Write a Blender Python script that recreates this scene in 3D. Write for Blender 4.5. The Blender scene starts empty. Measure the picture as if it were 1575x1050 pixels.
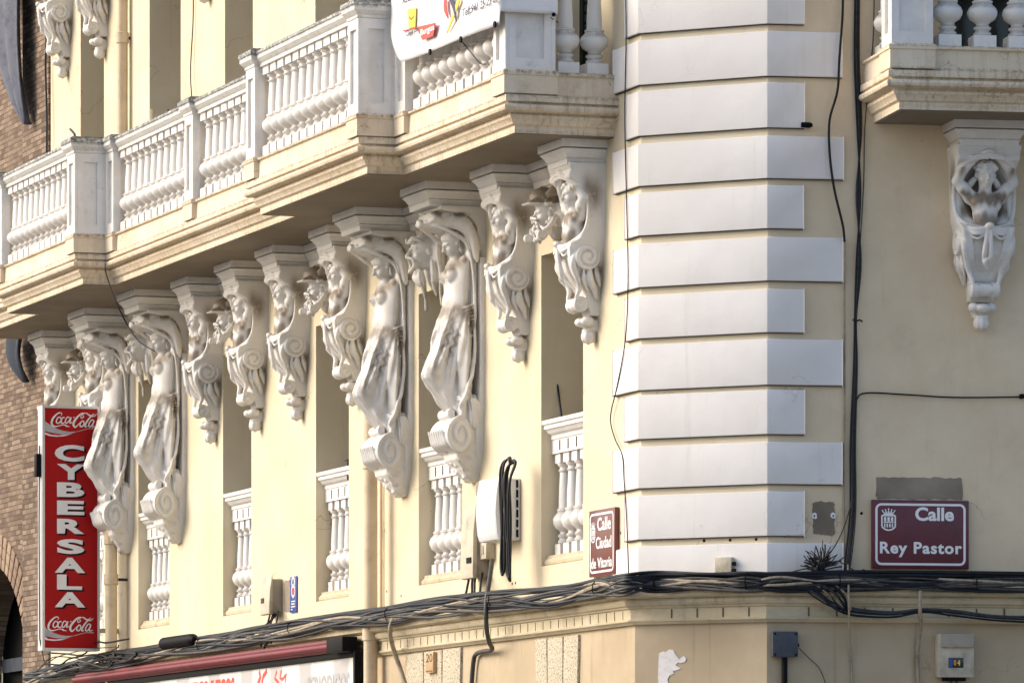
import bpy, bmesh, math, random
import numpy as np
from mathutils import Vector, Matrix
R = math.radians
random.seed(7)
S = bpy.context.scene
COL = S.collection

# ---------------------------------------------------------------- camera
EYE = 1.6
cam_d = bpy.data.cameras.new('camera'); cam = bpy.data.objects.new('camera', cam_d); COL.objects.link(cam)
cam.location = (0, 0, EYE); cam.rotation_euler = (R(90), 0, 0)
cam_d.sensor_width = 36; cam_d.lens = 9000 / 1575 * 36
cam_d.shift_y = (1350 - 525) / 1575          # level camera with a shifted lens: verticals stay upright
cam_d.clip_start = .5; cam_d.clip_end = 2000
S.camera = cam

# ---------------------------------------------------------------- light
SUN_EL, SUN_AZ = 32, -82        # azimuth: compass-like, 0 = towards +Y, negative = to the left
sd = Vector((math.sin(R(SUN_AZ)) * math.cos(R(SUN_EL)), math.cos(R(SUN_AZ)) * math.cos(R(SUN_EL)), math.sin(R(SUN_EL))))
W = bpy.data.worlds.new('World'); S.world = W; W.use_nodes = True
wn = W.node_tree.nodes; wl = W.node_tree.links
sky = wn.new('ShaderNodeTexSky'); sky.sky_type = 'NISHITA'; sky.sun_disc = False
sky.sun_elevation = R(SUN_EL); sky.sun_rotation = R(SUN_AZ); sky.air_density = 1.0; sky.dust_density = 4.0
wl.new(sky.outputs[0], wn['Background'].inputs[0]); wn['Background'].inputs[1].default_value = .15
sl = bpy.data.lights.new('sun', 'SUN'); sl.energy = .84; sl.angle = R(34); sl.color = (1, .96, .90)
so = bpy.data.objects.new('sun', sl); COL.objects.link(so); so.rotation_euler = (-sd).to_track_quat('-Z', 'Y').to_euler()
S.view_settings.view_transform = 'Standard'; S.view_settings.look = 'None'
S.view_settings.exposure = .80; S.view_settings.gamma = 1

# ---------------------------------------------------------------- frames of the three facades
CX, YH, FP = 787.5, 1350, 9000
class Frame:
    """x runs along the facade to the right (seen from the street), p stands out of it, z up"""
    def __init__(s, org, ang):
        s.org = Vector((org[0], org[1], 0)); s.ang = R(ang)
        s.ex = Vector((math.cos(s.ang), math.sin(s.ang), 0)); s.o = Vector((math.sin(s.ang), -math.cos(s.ang), 0))
    def w(s, x, p, z): return s.org + s.ex * x + s.o * p + Vector((0, 0, z))
    def at(s, px, py, p=0):          # the point of the facade plane (moved out by p) seen in the photo at px, py
        k = (px - CX) / FP; a = s.org + s.o * p
        x = (k * a.y - a.x) / (s.ex.x - k * s.ex.y); Y = a.y + x * s.ex.y
        return x, EYE + (YH - py) / FP * Y
C2 = Vector((1.661, 38.0, 0)); CHW = .92363
_e = Vector((math.cos(R(-28.3)), math.sin(R(-28.3)), 0))
C1 = C2 - _e * CHW
FL, FC, FR = Frame(C1, -71.5), Frame(C1, -28.3), Frame(C2, 10.2)

# ---------------------------------------------------------------- materials
def lin(c):
    return tuple(((v / 255 + .055) / 1.055) ** 2.4 if v > 10 else v / 255 / 12.92 for v in c)
class NT:
    def __init__(s, name):
        s.m = bpy.data.materials.new(name); s.m.use_nodes = True
        s.t = s.m.node_tree; s.b = s.t.nodes['Principled BSDF']; s._co = None
    def n(s, kind, **kw):
        o = s.t.nodes.new(kind)
        for k, v in kw.items(): setattr(o, k, v)
        return o
    def link(s, a, b): s.t.links.new(a, b)
    def co(s, scale=(1, 1, 1), kind='Object'):
        if s._co is None: s._co = s.n('ShaderNodeTexCoord')
        mp = s.n('ShaderNodeMapping'); mp.inputs['Scale'].default_value = scale
        s.link(s._co.outputs[kind], mp.inputs[0]); return mp.outputs[0]
    def noise(s, scale, detail=4, rough=.6, sc=(1, 1, 1), dist=0):
        o = s.n('ShaderNodeTexNoise'); o.inputs['Scale'].default_value = scale; o.inputs['Detail'].default_value = detail
        o.inputs['Roughness'].default_value = rough; o.inputs['Distortion'].default_value = dist
        s.link(s.co(sc), o.inputs['Vector']); return o.outputs['Fac']
    def ramp(s, f, a, b, ca=0., cb=1.):
        o = s.n('ShaderNodeMapRange'); o.interpolation_type = 'SMOOTHSTEP'
        for i, v in enumerate((a, b, ca, cb)): o.inputs[i + 1].default_value = v
        s.link(f, o.inputs[0]); return o.outputs[0]
    def math(s, op, a, b=None):
        o = s.n('ShaderNodeMath', operation=op)
        for i, v in enumerate((a, b)):
            if v is None: continue
            if isinstance(v, (int, float)): o.inputs[i].default_value = v
            else: s.link(v, o.inputs[i])
        return o.outputs[0]
    def mix(s, f, a, b, mode='MIX'):
        o = s.n('ShaderNodeMix', data_type='RGBA', blend_type=mode)
        if isinstance(f, (int, float)): o.inputs[0].default_value = f
        else: s.link(f, o.inputs[0])
        for i, v in ((6, a), (7, b)):
            if isinstance(v, tuple): o.inputs[i].default_value = (*v, 1)
            else: s.link(v, o.inputs[i])
        return o.outputs[2]
    def bump(s, h, st, dist=.01, nrm=None):
        o = s.n('ShaderNodeBump'); o.inputs['Strength'].default_value = st; o.inputs['Distance'].default_value = dist
        s.link(h, o.inputs['Height'])
        if nrm is not None: s.link(nrm, o.inputs['Normal'])
        return o.outputs[0]
    def up(s):
        g = s.n('ShaderNodeNewGeometry'); x = s.n('ShaderNodeSeparateXYZ'); s.link(g.outputs['Normal'], x.inputs[0]); return x.outputs[2]
    def attr(s, name):
        a = s.n('ShaderNodeAttribute', attribute_name=name); return a.outputs['Fac']
    def done(s, col, rough=.7, nrm=None, metal=0, spec=.4):
        if isinstance(col, tuple): s.b.inputs['Base Color'].default_value = (*col, 1)
        else: s.link(col, s.b.inputs['Base Color'])
        if isinstance(rough, (int, float)): s.b.inputs['Roughness'].default_value = rough
        else: s.link(rough, s.b.inputs['Roughness'])
        s.b.inputs['Metallic'].default_value = metal; s.b.inputs['Specular IOR Level'].default_value = spec
        if nrm is not None: s.link(nrm, s.b.inputs['Normal'])
        return s.m

def plaster(name, c, c2, dirt=(.20, .15, .10), streak=.25, spots=.5, crack=.6, bump=.35, grime=0., ss=(5, 5, .35), sr=(.55, .8), ledges=(), streak_below=None):
    t = NT(name)
    a = t.ramp(t.noise(1.3, 5, .6), .35, .7)
    col = t.mix(a, c, c2)
    st = t.ramp(t.noise(2.2, 6, .7, ss), *sr, 0, streak)
    if streak_below:
        sb = t.n('ShaderNodeSeparateXYZ'); t.link(t.co(), sb.inputs[0]); st = t.math('MULTIPLY', st, t.ramp(sb.outputs[2], streak_below, streak_below + .02, 1, .3))
    col = t.mix(st, col, dirt)
    sp = t.ramp(t.noise(14, 3, .5), .70, .78, 0, spots)
    col = t.mix(t.math('MULTIPLY', sp, t.ramp(t.noise(3, 2), .5, .62)), col, dirt)
    if ledges:      # dark crust that has settled along the ledges, at their heights
        sz = t.n('ShaderNodeSeparateXYZ'); t.link(t.co(), sz.inputs[0]); nz = t.ramp(t.noise(26, 6, .8), .40, .62)
        for zl, wd, am in ledges:
            dz = t.math('ABSOLUTE', t.math('SUBTRACT', sz.outputs[2], zl)); col = t.mix(t.math('MULTIPLY', t.ramp(dz, 0, wd, am, 0), nz), col, (.05, .045, .035))
    if grime:
        g = t.ramp(t.noise(5, 8, .75, (1, 1, 1)), .48, .72, 0, grime)
        col = t.mix(g, col, dirt)
    v = t.n('ShaderNodeTexVoronoi', feature='DISTANCE_TO_EDGE'); v.inputs['Scale'].default_value = 1.1
    wv = t.n('ShaderNodeTexNoise'); wv.inputs['Scale'].default_value = 2.5; wv.inputs['Detail'].default_value = 6
    t.link(t.co(), wv.inputs['Vector'])
    ad = t.n('ShaderNodeVectorMath', operation='ADD'); t.link(t.co(), ad.inputs[0]); t.link(wv.outputs['Color'], ad.inputs[1]); t.link(ad.outputs[0], v.inputs['Vector'])
    ck = t.math('MULTIPLY', t.ramp(v.outputs['Distance'], .0, .006, 1, 0), t.ramp(t.noise(.9, 2), .52, .6, 0, crack))
    col = t.mix(ck, col, dirt)
    h = t.noise(45, 5, .7); h2 = t.noise(3.5, 3, .5)
    n1 = t.bump(h2, bump * .6, .03); n2 = t.bump(h, bump, .004, n1)
    return t.done(col, .85, n2, spec=.25)

M = {}
M['cream'] = plaster('cream_wall_paint', (.66, .57, .405), (.71, .64, .48), streak=.22, spots=.5, crack=.7)
M['reveal'] = M['cream']
M['tan'] = plaster('beige_ground_floor_paint', (.43, .345, .235), (.53, .435, .305), dirt=(.12, .09, .06), streak=.4, spots=.3, crack=.3)
M['right'] = plaster('cream_side_wall_paint', (.68, .555, .39), (.77, .645, .465), dirt=(.25, .19, .13), streak=.28, spots=.5, crack=.8, grime=.12)
M['dado'] = plaster('cream_balcony_paint', (.69, .58, .43), (.79, .70, .56), dirt=(.26, .16, .09), streak=.6, spots=.9, grime=.3, ss=(13, 13, .9), sr=(.45, .75), streak_below=6.765, ledges=((6.925, .03, .75), (6.765, .022, .55), (6.715, .015, .35), (6.655, .012, .3), (6.54, .02, .3)))
M['soffit'] = plaster('dark_balcony_underside', (.21, .175, .13), (.26, .22, .17), dirt=(.15, .12, .1), streak=.1, spots=.5)  # much darker brown than the cream of the balcony faces
M['quoin'] = plaster('white_quoin_paint', (.75, .725, .705), (.82, .80, .785), dirt=(.45, .40, .35), streak=.34, spots=.3, crack=.6, bump=.3)
M['cornice'] = plaster('stained_cornice_paint', (.52, .45, .31), (.62, .54, .40), dirt=(.06, .05, .04), streak=.5, spots=.8, crack=.3, grime=.4)
M['cement_and_dark_patch'] = plaster('bare_cement_and_dark_patch', (.19, .155, .115), (.34, .29, .23), dirt=(.12, .11, .09), streak=.2, spots=.6, grime=.3, bump=.8)

def whitestone(name, base=(.74, .72, .69), updirt=.8, attr=False, dcol=(.17, .125, .08), gr=.22, ur=(.25, .75), top=None):
    t = NT(name)
    col = t.mix(t.ramp(t.noise(6, 5, .65), .4, .7), base, tuple(min(v * 1.1, .88) for v in base))
    g = t.ramp(t.noise(9 if gr < .5 else 13, 8, .80, (1, 1, 1) if gr < .5 else (1, 1, 1.6)), .52 if gr < .5 else .50, .75 if gr < .5 else .70, 0, gr); col = t.mix(g, col, (.32, .28, .23) if gr < .5 else (.13, .13, .12))
    if top:
        sz = t.n('ShaderNodeSeparateXYZ'); t.link(t.co(), sz.inputs[0])
        col = t.mix(t.math('MULTIPLY', t.ramp(sz.outputs[2], top, top + .045, 0, .92), t.ramp(t.noise(22, 7, .8, (1, 1, 1.5)), .36, .58)), col, (.075, .08, .078))
    u = t.math('MULTIPLY', t.ramp(t.up(), *ur, 0, updirt), t.ramp(t.noise(16, 5, .7), .3, .55))
    col = t.mix(u, col, dcol)
    if attr:
        d = t.math('MULTIPLY', t.attr('dirt'), t.ramp(t.noise(30, 5, .75, (1, 1, .5)), .18, .48))
        col = t.mix(t.math('MINIMUM', d, .9), col, dcol)
    n = t.bump(t.noise(70, 4, .7), .25, .002)
    return t.done(col, .5, n, spec=.4)
M['statue'] = whitestone('painted_stone_figure', (.70, .68, .65), .6, True, gr=.34, ur=(.55, .98))
M['white'] = whitestone('white_baluster_paint', (.74, .72, .69), .55, gr=.42)
M['rail'] = whitestone('weathered_handrail', (.66, .65, .62), .97, False, (.05, .052, .05), .5, top=7.655)
M['abacus'] = whitestone('white_capital_paint', (.74, .73, .71), .5)

def simple(name, c, rough=.5, metal=0, var=.15, ns=8, bump=.1, spec=.5):
    t = NT(name)
    c2 = tuple(v * (1 - var * 2.2) for v in c)
    col = t.mix(t.ramp(t.noise(ns, 5, .7), .42, .72), c, c2)
    return t.done(col, rough, t.bump(t.noise(ns * 6, 3), bump, .002), metal, spec)
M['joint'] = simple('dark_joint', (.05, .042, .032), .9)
M['slot'] = simple('frieze_slot_shade', (.13, .105, .07), .9)
M['cable'] = simple('black_cable_sheath', (.006, .008, .013), .45, var=.2, ns=20, spec=.3)
M['cable_grey'] = simple('grey_cable_sheath', (.055, .052, .048), .6, var=.3, ns=20)
M['cable_tan'] = simple('painted_over_cable', (.36, .30, .22), .7, var=.25, ns=20)
M['boxlight'] = simple('light_grey_plastic', (.70, .71, .72), .45, var=.05)
M['boxcream'] = simple('cream_meter_box_paint', (.55, .49, .38), .6, var=.18, ns=5)
M['boxshade'] = simple('aged_and_shaded_plastic', (.36, .31, .24), .65, var=.2, ns=6)  # darker copy of the cream; paints shade onto the sides of the boxes
M['boxdark'] = simple('dark_blue_grey_plastic', (.055, .065, .085), .5, var=.15)
M['pipe'] = simple('cream_pipe_paint', (.62, .50, .34), .5, var=.12, ns=3)
M['steel'] = simple('galvanised_steel', (.45, .46, .47), .4, .7, var=.1)
M['alu'] = simple('pale_aluminium_frame', (.62, .64, .66), .4, .3, var=.06)
M['red'] = simple('red_sign_acrylic', (.40, .003, .005), .6, var=.04, ns=2, bump=.02, spec=.25)
M['letter'] = simple('white_vinyl_lettering', (.82, .82, .84), .4, var=.02, bump=.02)
M['silver'] = simple('silver_vinyl', (.45, .45, .50), .35, var=.1, ns=12, bump=.02)
M['black'] = simple('black_paint', (.005, .005, .006), .6, var=.1, spec=.12)
M['maroon'] = simple('maroon_enamel', (.115, .018, .032), .28, var=.14, ns=4, bump=.05)
M['brownsign'] = simple('brown_red_enamel', (.15, .032, .030), .28, var=.10, ns=4, bump=.05)
M['glass'] = simple('dark_window_glass', (.02, .025, .025), .08, var=.1)
M['green'] = simple('dark_green_shutter_paint', (.006, .014, .010), .6, var=.2, spec=.25)
M['awning'] = simple('faded_red_plastic', (.17, .012, .018), .5, var=.15, ns=4)
M['blue'] = simple('blue_plate_enamel', (.03, .07, .30), .35, var=.06)
M['orange'] = simple('orange_print', (.75, .28, .02), .5, var=.03)
M['yellow'] = simple('yellow_print', (.85, .58, .06), .5, var=.03)
M['inkred'] = simple('red_print', (.70, .06, .04), .5, var=.05)
M['ink'] = simple('dark_blue_print', (.02, .025, .06), .5, var=.05)
M['greyink'] = simple('grey_print', (.38, .38, .38), .5, var=.05)
M['tile'] = simple('ochre_number_tile', (.55, .36, .19), .35, var=.08)
M['paper'] = simple('torn_white_paper', (.72, .70, .70), .8, var=.12, ns=14)
M['banner'] = simple('white_banner_vinyl', (.80, .80, .82), .4, var=.03, ns=3, bump=.05)
M['cloth'] = simple('blue_grey_cloth', (.13, .14, .18), .85, var=.22, ns=7, bump=.3)
M['darkcloth'] = simple('dark_blue_cloth', (.03, .04, .06), .85, var=.2, ns=7, bump=.3)
M['asphalt'] = simple('asphalt', (.06, .06, .06), .9, var=.1, ns=20, bump=.5)
M['paving'] = simple('grey_paving', (.21, .20, .18), .85, var=.1, ns=3, bump=.3)
M['rust'] = simple('rusty_iron', (.05, .035, .028), .7, var=.3)

def speckle():
    t = NT('roughcast_stone')
    col = t.mix(t.ramp(t.noise(70, 3, .6), .38, .5), (.18, .16, .12), (.55, .49, .37))
    return t.done(col, .9, t.bump(t.noise(60, 3), .8, .006))
M['roughcast'] = speckle()
def lightbox():
    t = NT('backlit_sign_face')
    w = t.n('ShaderNodeTexWave'); w.inputs['Scale'].default_value = .35; w.inputs['Distortion'].default_value = 3; t.link(t.co((1, 1, 2)), w.inputs['Vector'])
    return t.done(t.mix(t.ramp(w.outputs['Fac'], .5, .8), (.72, .74, .76), (.50, .50, .53)), .12, None, 0, .6)
M['sheet'] = lightbox()
def bricks():
    t = NT('old_brick')
    br = t.n('ShaderNodeTexBrick'); br.offset = .5
    br.inputs['Scale'].default_value = 1; br.inputs['Brick Width'].default_value = .165; br.inputs['Row Height'].default_value = .0475
    br.inputs['Mortar Size'].default_value = .0045; br.inputs['Mortar Smooth'].default_value = .3; br.inputs['Bias'].default_value = -.1
    br.inputs['Color1'].default_value = (.12, .085, .062, 1); br.inputs['Color2'].default_value = (.35, .265, .195, 1); br.inputs['Mortar'].default_value = (.085, .062, .048, 1)
    sx = t.n('ShaderNodeSeparateXYZ'); t.link(t.co(), sx.inputs[0]); cx = t.n('ShaderNodeCombineXYZ')
    t.link(sx.outputs[0], cx.inputs[0]); t.link(sx.outputs[2], cx.inputs[1])
    dn = t.n('ShaderNodeTexNoise'); dn.inputs['Scale'].default_value = 9; t.link(t.co(), dn.inputs['Vector'])
    dv = t.n('ShaderNodeVectorMath', operation='SCALE'); dv.inputs['Scale'].default_value = .012; t.link(dn.outputs['Color'], dv.inputs[0])
    ad = t.n('ShaderNodeVectorMath', operation='ADD'); t.link(cx.outputs[0], ad.inputs[0]); t.link(dv.outputs[0], ad.inputs[1]); t.link(ad.outputs[0], br.inputs['Vector'])
    col = t.mix(t.ramp(t.noise(1.2, 5, .7), .4, .7, 0, .6), br.outputs['Color'], (.22, .16, .115))
    col = t.mix(t.ramp(t.noise(20, 4, .7), .5, .75, 0, .5), col, (.14, .10, .08))
    inv = t.math('SUBTRACT', 1., br.outputs['Fac'])
    return t.done(col, .9, t.bump(t.noise(60, 4), .4, .004, t.bump(inv, .9, .012)), spec=.2)
M['brick'] = bricks()
def brickpiece():
    t = NT('arch_brick_clay'); oi = t.n('ShaderNodeObjectInfo')
    col = t.mix(oi.outputs['Random'], (.22, .15, .11), (.38, .28, .20)); col = t.mix(t.ramp(t.noise(14, 4), .5, .75, 0, .6), col, (.13, .095, .075))
    return t.done(col, .9, t.bump(t.noise(60, 4), .4, .004), spec=.2)
M['brickpiece'] = brickpiece()

# ---------------------------------------------------------------- objects
def new_obj(name, me, parent=None, loc=(0, 0, 0), rz=0):
    o = bpy.data.objects.new(name, me); COL.objects.link(o)
    if parent is not None: o.parent = parent
    o.location = loc; o.rotation_euler = (0, 0, rz); return o
def tag(o, label=None, cat=None, group=None, kind=None):
    if label: o['label'] = label
    if cat: o['category'] = cat
    if group: o['group'] = group
    if kind: o['kind'] = kind
    return o
def thing(name, frame, x, p, z, label, cat, group=None, drz=0):
    o = bpy.data.objects.new(name, None); COL.objects.link(o); o.empty_display_size = .2
    o.location = frame.w(x, p, z); o.rotation_euler = (0, 0, frame.ang + drz)
    return tag(o, label, cat, group)

class MB:
    """vertices are given as (x along, p outwards, z) and stored as (x, -p, z)"""
    def __init__(s): s.v = []; s.f = []
    def add(s, vs, fs):
        n = len(s.v); s.v += [(x, -p, z) for x, p, z in vs]; s.f += [tuple(i + n for i in f) for f in fs]; return s
    def box(s, x0, x1, p0, p1, z0, z1):
        return s.add([(x0, p0, z0), (x1, p0, z0), (x1, p1, z0), (x0, p1, z0), (x0, p0, z1), (x1, p0, z1), (x1, p1, z1), (x0, p1, z1)],
                     [(0, 1, 2, 3), (7, 6, 5, 4), (0, 4, 5, 1), (1, 5, 6, 2), (2, 6, 7, 3), (3, 7, 4, 0)])
    def loft(s, rings, caps=True):
        n = len(rings[0]); vs = [q for r in rings for q in r]; fs = []
        for k in range(len(rings) - 1):
            for i in range(n):
                j = (i + 1) % n; fs.append((k * n + i, k * n + j, k * n + n + j, k * n + n + i))
        if caps: fs += [tuple(range(n))[::-1], tuple(range((len(rings) - 1) * n, len(rings) * n))]
        return s.add(vs, fs)
    def outline(s, poly, prof, wall=()):
        """poly: plan polygon in (x, p); prof: list of (offset, z); wall: indices of edges that do not move"""
        return s.loft([[(x, p, z) for x, p in offset(poly, d, wall)] for d, z in prof])
    def prism(s, poly, p0, p1):      # polygon in (x, z), thick along p
        return s.loft([[(x, p0, z) for x, z in poly], [(x, p1, z) for x, z in poly]])
    def lathe(s, prof, n=16, c=(0, 0, 0), axis='z'):
        rings = []
        for r, h in prof:
            ring = []
            for i in range(n):
                a = 2 * math.pi * i / n; u, v = r * math.cos(a), r * math.sin(a)
                q = {'z': (u, v, h), 'x': (h, u, v), 'p': (u, h, v)}[axis]
                ring.append((c[0] + q[0], c[1] + q[1], c[2] + q[2]))
            rings.append(ring)
        return s.loft(rings)
    def tube(s, pts, r, n=7, caps=True):
        P = [Vector(q) for q in pts]; rings = []; up = Vector((.13, .9, .31)).normalized()
        for i, q in enumerate(P):
            t = (P[min(i + 1, len(P) - 1)] - P[max(i - 1, 0)]).normalized()
            a = t.cross(up)
            if a.length < .05: a = t.cross(Vector((1, 0, 0)))
            a.normalize(); b = t.cross(a).normalized(); up = b.cross(t) if False else up
            rr = r[i] if isinstance(r, (list, tuple)) else r
            rings.append([tuple(q + a * rr * math.cos(2 * math.pi * k / n) + b * rr * math.sin(2 * math.pi * k / n)) for k in range(n)])
        return s.loft(rings, caps)
    def build(s, name, mat, parent=None, loc=(0, 0, 0), rz=0, smooth=None, bevel=0, disp=0):
        me = bpy.data.meshes.new(name); me.from_pydata(s.v, [], s.f)
        bm = bmesh.new(); bm.from_mesh(me)
        bmesh.ops.remove_doubles(bm, verts=bm.verts, dist=1e-6)
        if bevel:
            es = [e for e in bm.edges if len(e.link_faces) == 2 and e.calc_face_angle(0) > .5]
            bmesh.ops.bevel(bm, geom=es, offset=bevel, segments=2, profile=.6, affect='EDGES', clamp_overlap=True)
        bmesh.ops.recalc_face_normals(bm, faces=bm.faces)
        bmesh.ops.triangulate(bm, faces=[f for f in bm.faces if len(f.verts) > 4])
        bm.to_mesh(me); bm.free()
        if smooth or bevel:
            me.shade_smooth(); me.set_sharp_from_angle(angle=R(smooth or 40))
        me.materials.append(mat if not isinstance(mat, str) else M[mat])
        return new_obj(name, me, parent, loc, rz)
def offset(poly, d, wall=()):
    n = len(poly); area = sum(poly[i][0] * poly[(i + 1) % n][1] - poly[(i + 1) % n][0] * poly[i][1] for i in range(n))
    sg = 1 if area > 0 else -1; lines = []
    for i in range(n):
        a = Vector(poly[i]); b = Vector(poly[(i + 1) % n]); t = (b - a).normalized(); nn = Vector((t.y, -t.x)) * sg
        dd = 0 if i in wall else d
        lines.append((a + nn * dd, t))
    out = []
    for i in range(n):
        (a, t), (b, u) = lines[i - 1], lines[i]
        den = t.x * u.y - t.y * u.x
        if abs(den) < 1e-6: out.append(tuple(b)); continue
        k = ((b - a).x * u.y - (b - a).y * u.x) / den; out.append(tuple(a + t * k))
    return out
def copy_obj(o, parent, loc, rz=None):
    c = o.copy(); COL.objects.link(c); c.parent = parent; c.location = loc
    if rz is not None: c.rotation_euler = (0, 0, rz)
    return c
def copy_tree(o, parent, loc, rz=None):
    c = copy_obj(o, parent, loc, rz)
    for ch in list(o.children): copy_tree(ch, c, ch.location)
    return c
def catmull(pts, n=8):
    P = [Vector(p) for p in pts]; P = [P[0] * 2 - P[1]] + P + [P[-1] * 2 - P[-2]]; out = []
    for i in range(1, len(P) - 2):
        for k in range(n):
            t = k / n; a, b, c, d = P[i - 1:i + 3]
            out.append(.5 * ((2 * b) + (c - a) * t + (2 * a - 5 * b + 4 * c - d) * t * t + (3 * b - a - 3 * c + d) * t ** 3))
    out.append(P[-2]); return out
def text(name, s, size, mat, parent, loc, sx=1., bold=0., ext=.0012, shear=0, align='CENTER', spacing=1., rot=None):
    cu = bpy.data.curves.new(name, 'FONT'); cu.body = s; cu.size = size; cu.extrude = ext; cu.offset = bold * size
    cu.shear = shear; cu.align_x = align; cu.space_character = spacing; cu.resolution_u = 4
    o = bpy.data.objects.new(name, cu); COL.objects.link(o)
    me = bpy.data.meshes.new_from_object(o.evaluated_get(bpy.context.evaluated_depsgraph_get()))
    bpy.data.objects.remove(o); bpy.data.curves.remove(cu)
    me.transform(Matrix(((sx, 0, 0, 0), (0, 0, -1, 0), (0, 1, 0, 0), (0, 0, 0, 1))))
    me.materials.clear(); me.materials.append(M[mat]); me.name = name
    o = new_obj(name, me, parent, (loc[0], -loc[1], loc[2]))
    if rot: o.rotation_euler = (0, rot, 0)
    return o

# ---------------------------------------------------------------- sculpting: distance fields turned into meshes
class Clay:
    def __init__(s, lo, hi, h):
        s.lo = np.array(lo, float); s.h = h; s.n = np.ceil((np.array(hi) - s.lo) / h).astype(int) + 1
        s.d = np.full(s.n, .2, np.float32)
        s.ax = [s.lo[i] + h * np.arange(s.n[i]) for i in range(3)]
    def box(s, lo, hi, pad=.03):
        sl = []
        for i in range(3):
            a = int(max(0, math.floor((lo[i] - pad - s.lo[i]) / s.h))); b = int(min(s.n[i], math.ceil((hi[i] + pad - s.lo[i]) / s.h) + 1))
            sl.append(slice(a, max(b, a + 1)))
        sl = tuple(sl); g = np.meshgrid(s.ax[0][sl[0]], s.ax[1][sl[1]], s.ax[2][sl[2]], indexing='ij', sparse=True)
        return sl, g
    def put(s, sl, d, k, sub):
        a = s.d[sl]
        if sub: a = -a
        if k > 0:
            h = np.clip(.5 + .5 * (a - d) / k, 0, 1); r = a * (1 - h) + d * h - k * h * (1 - h)
        else: r = np.minimum(a, d)
        s.d[sl] = -r if sub else r
    def ball(s, c, r, k=.01, sub=False, tilt=0, mirror=False):
        if mirror: s.ball((-c[0], c[1], c[2]), r, k, sub, tilt)
        r = (r, r, r) if isinstance(r, (int, float)) else r; m = max(r)
        sl, (X, P, Z) = s.box([c[i] - m for i in range(3)], [c[i] + m for i in range(3)], .03)
        x, p, z = X - c[0], P - c[1], Z - c[2]
        if tilt: ct, st = math.cos(tilt), math.sin(tilt); p, z = p * ct + z * st, -p * st + z * ct
        q = np.sqrt((x / r[0]) ** 2 + (p / r[1]) ** 2 + (z / r[2]) ** 2) + 1e-6
        q2 = np.sqrt((x / r[0] ** 2) ** 2 + (p / r[1] ** 2) ** 2 + (z / r[2] ** 2) ** 2) + 1e-6
        s.put(sl, q * (q - 1) / q2, k, sub); return s
    def limb(s, pts, rad, k=.01, sub=False, mirror=False):
        if mirror: s.limb([(-a[0], a[1], a[2]) for a in pts], rad, k, sub)
        rad = [rad] * len(pts) if isinstance(rad, (int, float)) else rad
        for i in range(len(pts) - 1):
            a, b = np.array(pts[i], float), np.array(pts[i + 1], float); m = max(rad[i], rad[i + 1])
            sl, (X, P, Z) = s.box(np.minimum(a, b) - m, np.maximum(a, b) + m, .03)
            ab = b - a; L = max(float(ab @ ab), 1e-9)
            t = np.clip(((X - a[0]) * ab[0] + (P - a[1]) * ab[1] + (Z - a[2]) * ab[2]) / L, 0, 1)
            d = np.sqrt((X - a[0] - t * ab[0]) ** 2 + (P - a[1] - t * ab[1]) ** 2 + (Z - a[2] - t * ab[2]) ** 2) - (rad[i] * (1 - t) + rad[i + 1] * t)
            s.put(sl, d, k, sub)
        return s
    def curve(s, pts, rad, k=.006, sub=False, mirror=False, n=5):
        c = catmull(pts, n); m = len(c)
        if not isinstance(rad, (int, float)): rad = list(np.interp(np.linspace(0, 1, m), np.linspace(0, 1, len(rad)), rad))
        return s.limb([tuple(v) for v in c], rad, k, sub, mirror)
    @staticmethod
    def poly2(P, Z, poly):
        d = None; inside = None; n = len(poly)
        for i in range(n):
            a, b = poly[i], poly[(i + 1) % n]; e = (b[0] - a[0], b[1] - a[1]); L = e[0] ** 2 + e[1] ** 2 + 1e-12
            t = np.clip(((P - a[0]) * e[0] + (Z - a[1]) * e[1]) / L, 0, 1)
            q = (P - a[0] - t * e[0]) ** 2 + (Z - a[1] - t * e[1]) ** 2
            d = q if d is None else np.minimum(d, q)
            c = ((a[1] > Z) != (b[1] > Z)) & (P < (b[0] - a[0]) * (Z - a[1]) / ((b[1] - a[1]) or 1e-9) + a[0])
            inside = c if inside is None else inside ^ c
        return np.sqrt(d) * np.where(inside, -1, 1)
    def shift(s, amt, a, b): s.sh = (amt, a, b); return s
    sh = None
    def slab(s, poly, zw, k=.01, sub=False, xc=0, rnd=.008, curve=0, extra=None):
        """poly in (p, z), half width given by zw = [(z, w), ...]"""
        w = max(q[1] for q in zw); ps = [q[0] for q in poly]; zs = [q[1] for q in poly]
        sl, (X, P, Z) = s.box((xc - w, min(ps), min(zs)), (xc + w, max(ps), max(zs)), .03)
        zz = sorted(zw); hw = np.interp(Z, [q[0] for q in zz], [q[1] for q in zz])
        d2 = s.poly2(P, Z, poly); ax = np.abs(X - xc)
        if curve: d2 = d2 + curve * (ax / hw) ** 2
        if extra is not None: d2 = d2 + extra(X, P, Z)
        dx = ax - hw
        d = np.minimum(np.maximum(d2 + rnd, dx + rnd), 0) + np.sqrt(np.maximum(d2 + rnd, 0) ** 2 + np.maximum(dx + rnd, 0) ** 2) - rnd
        s.put(sl, d, k, sub); return s
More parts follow.
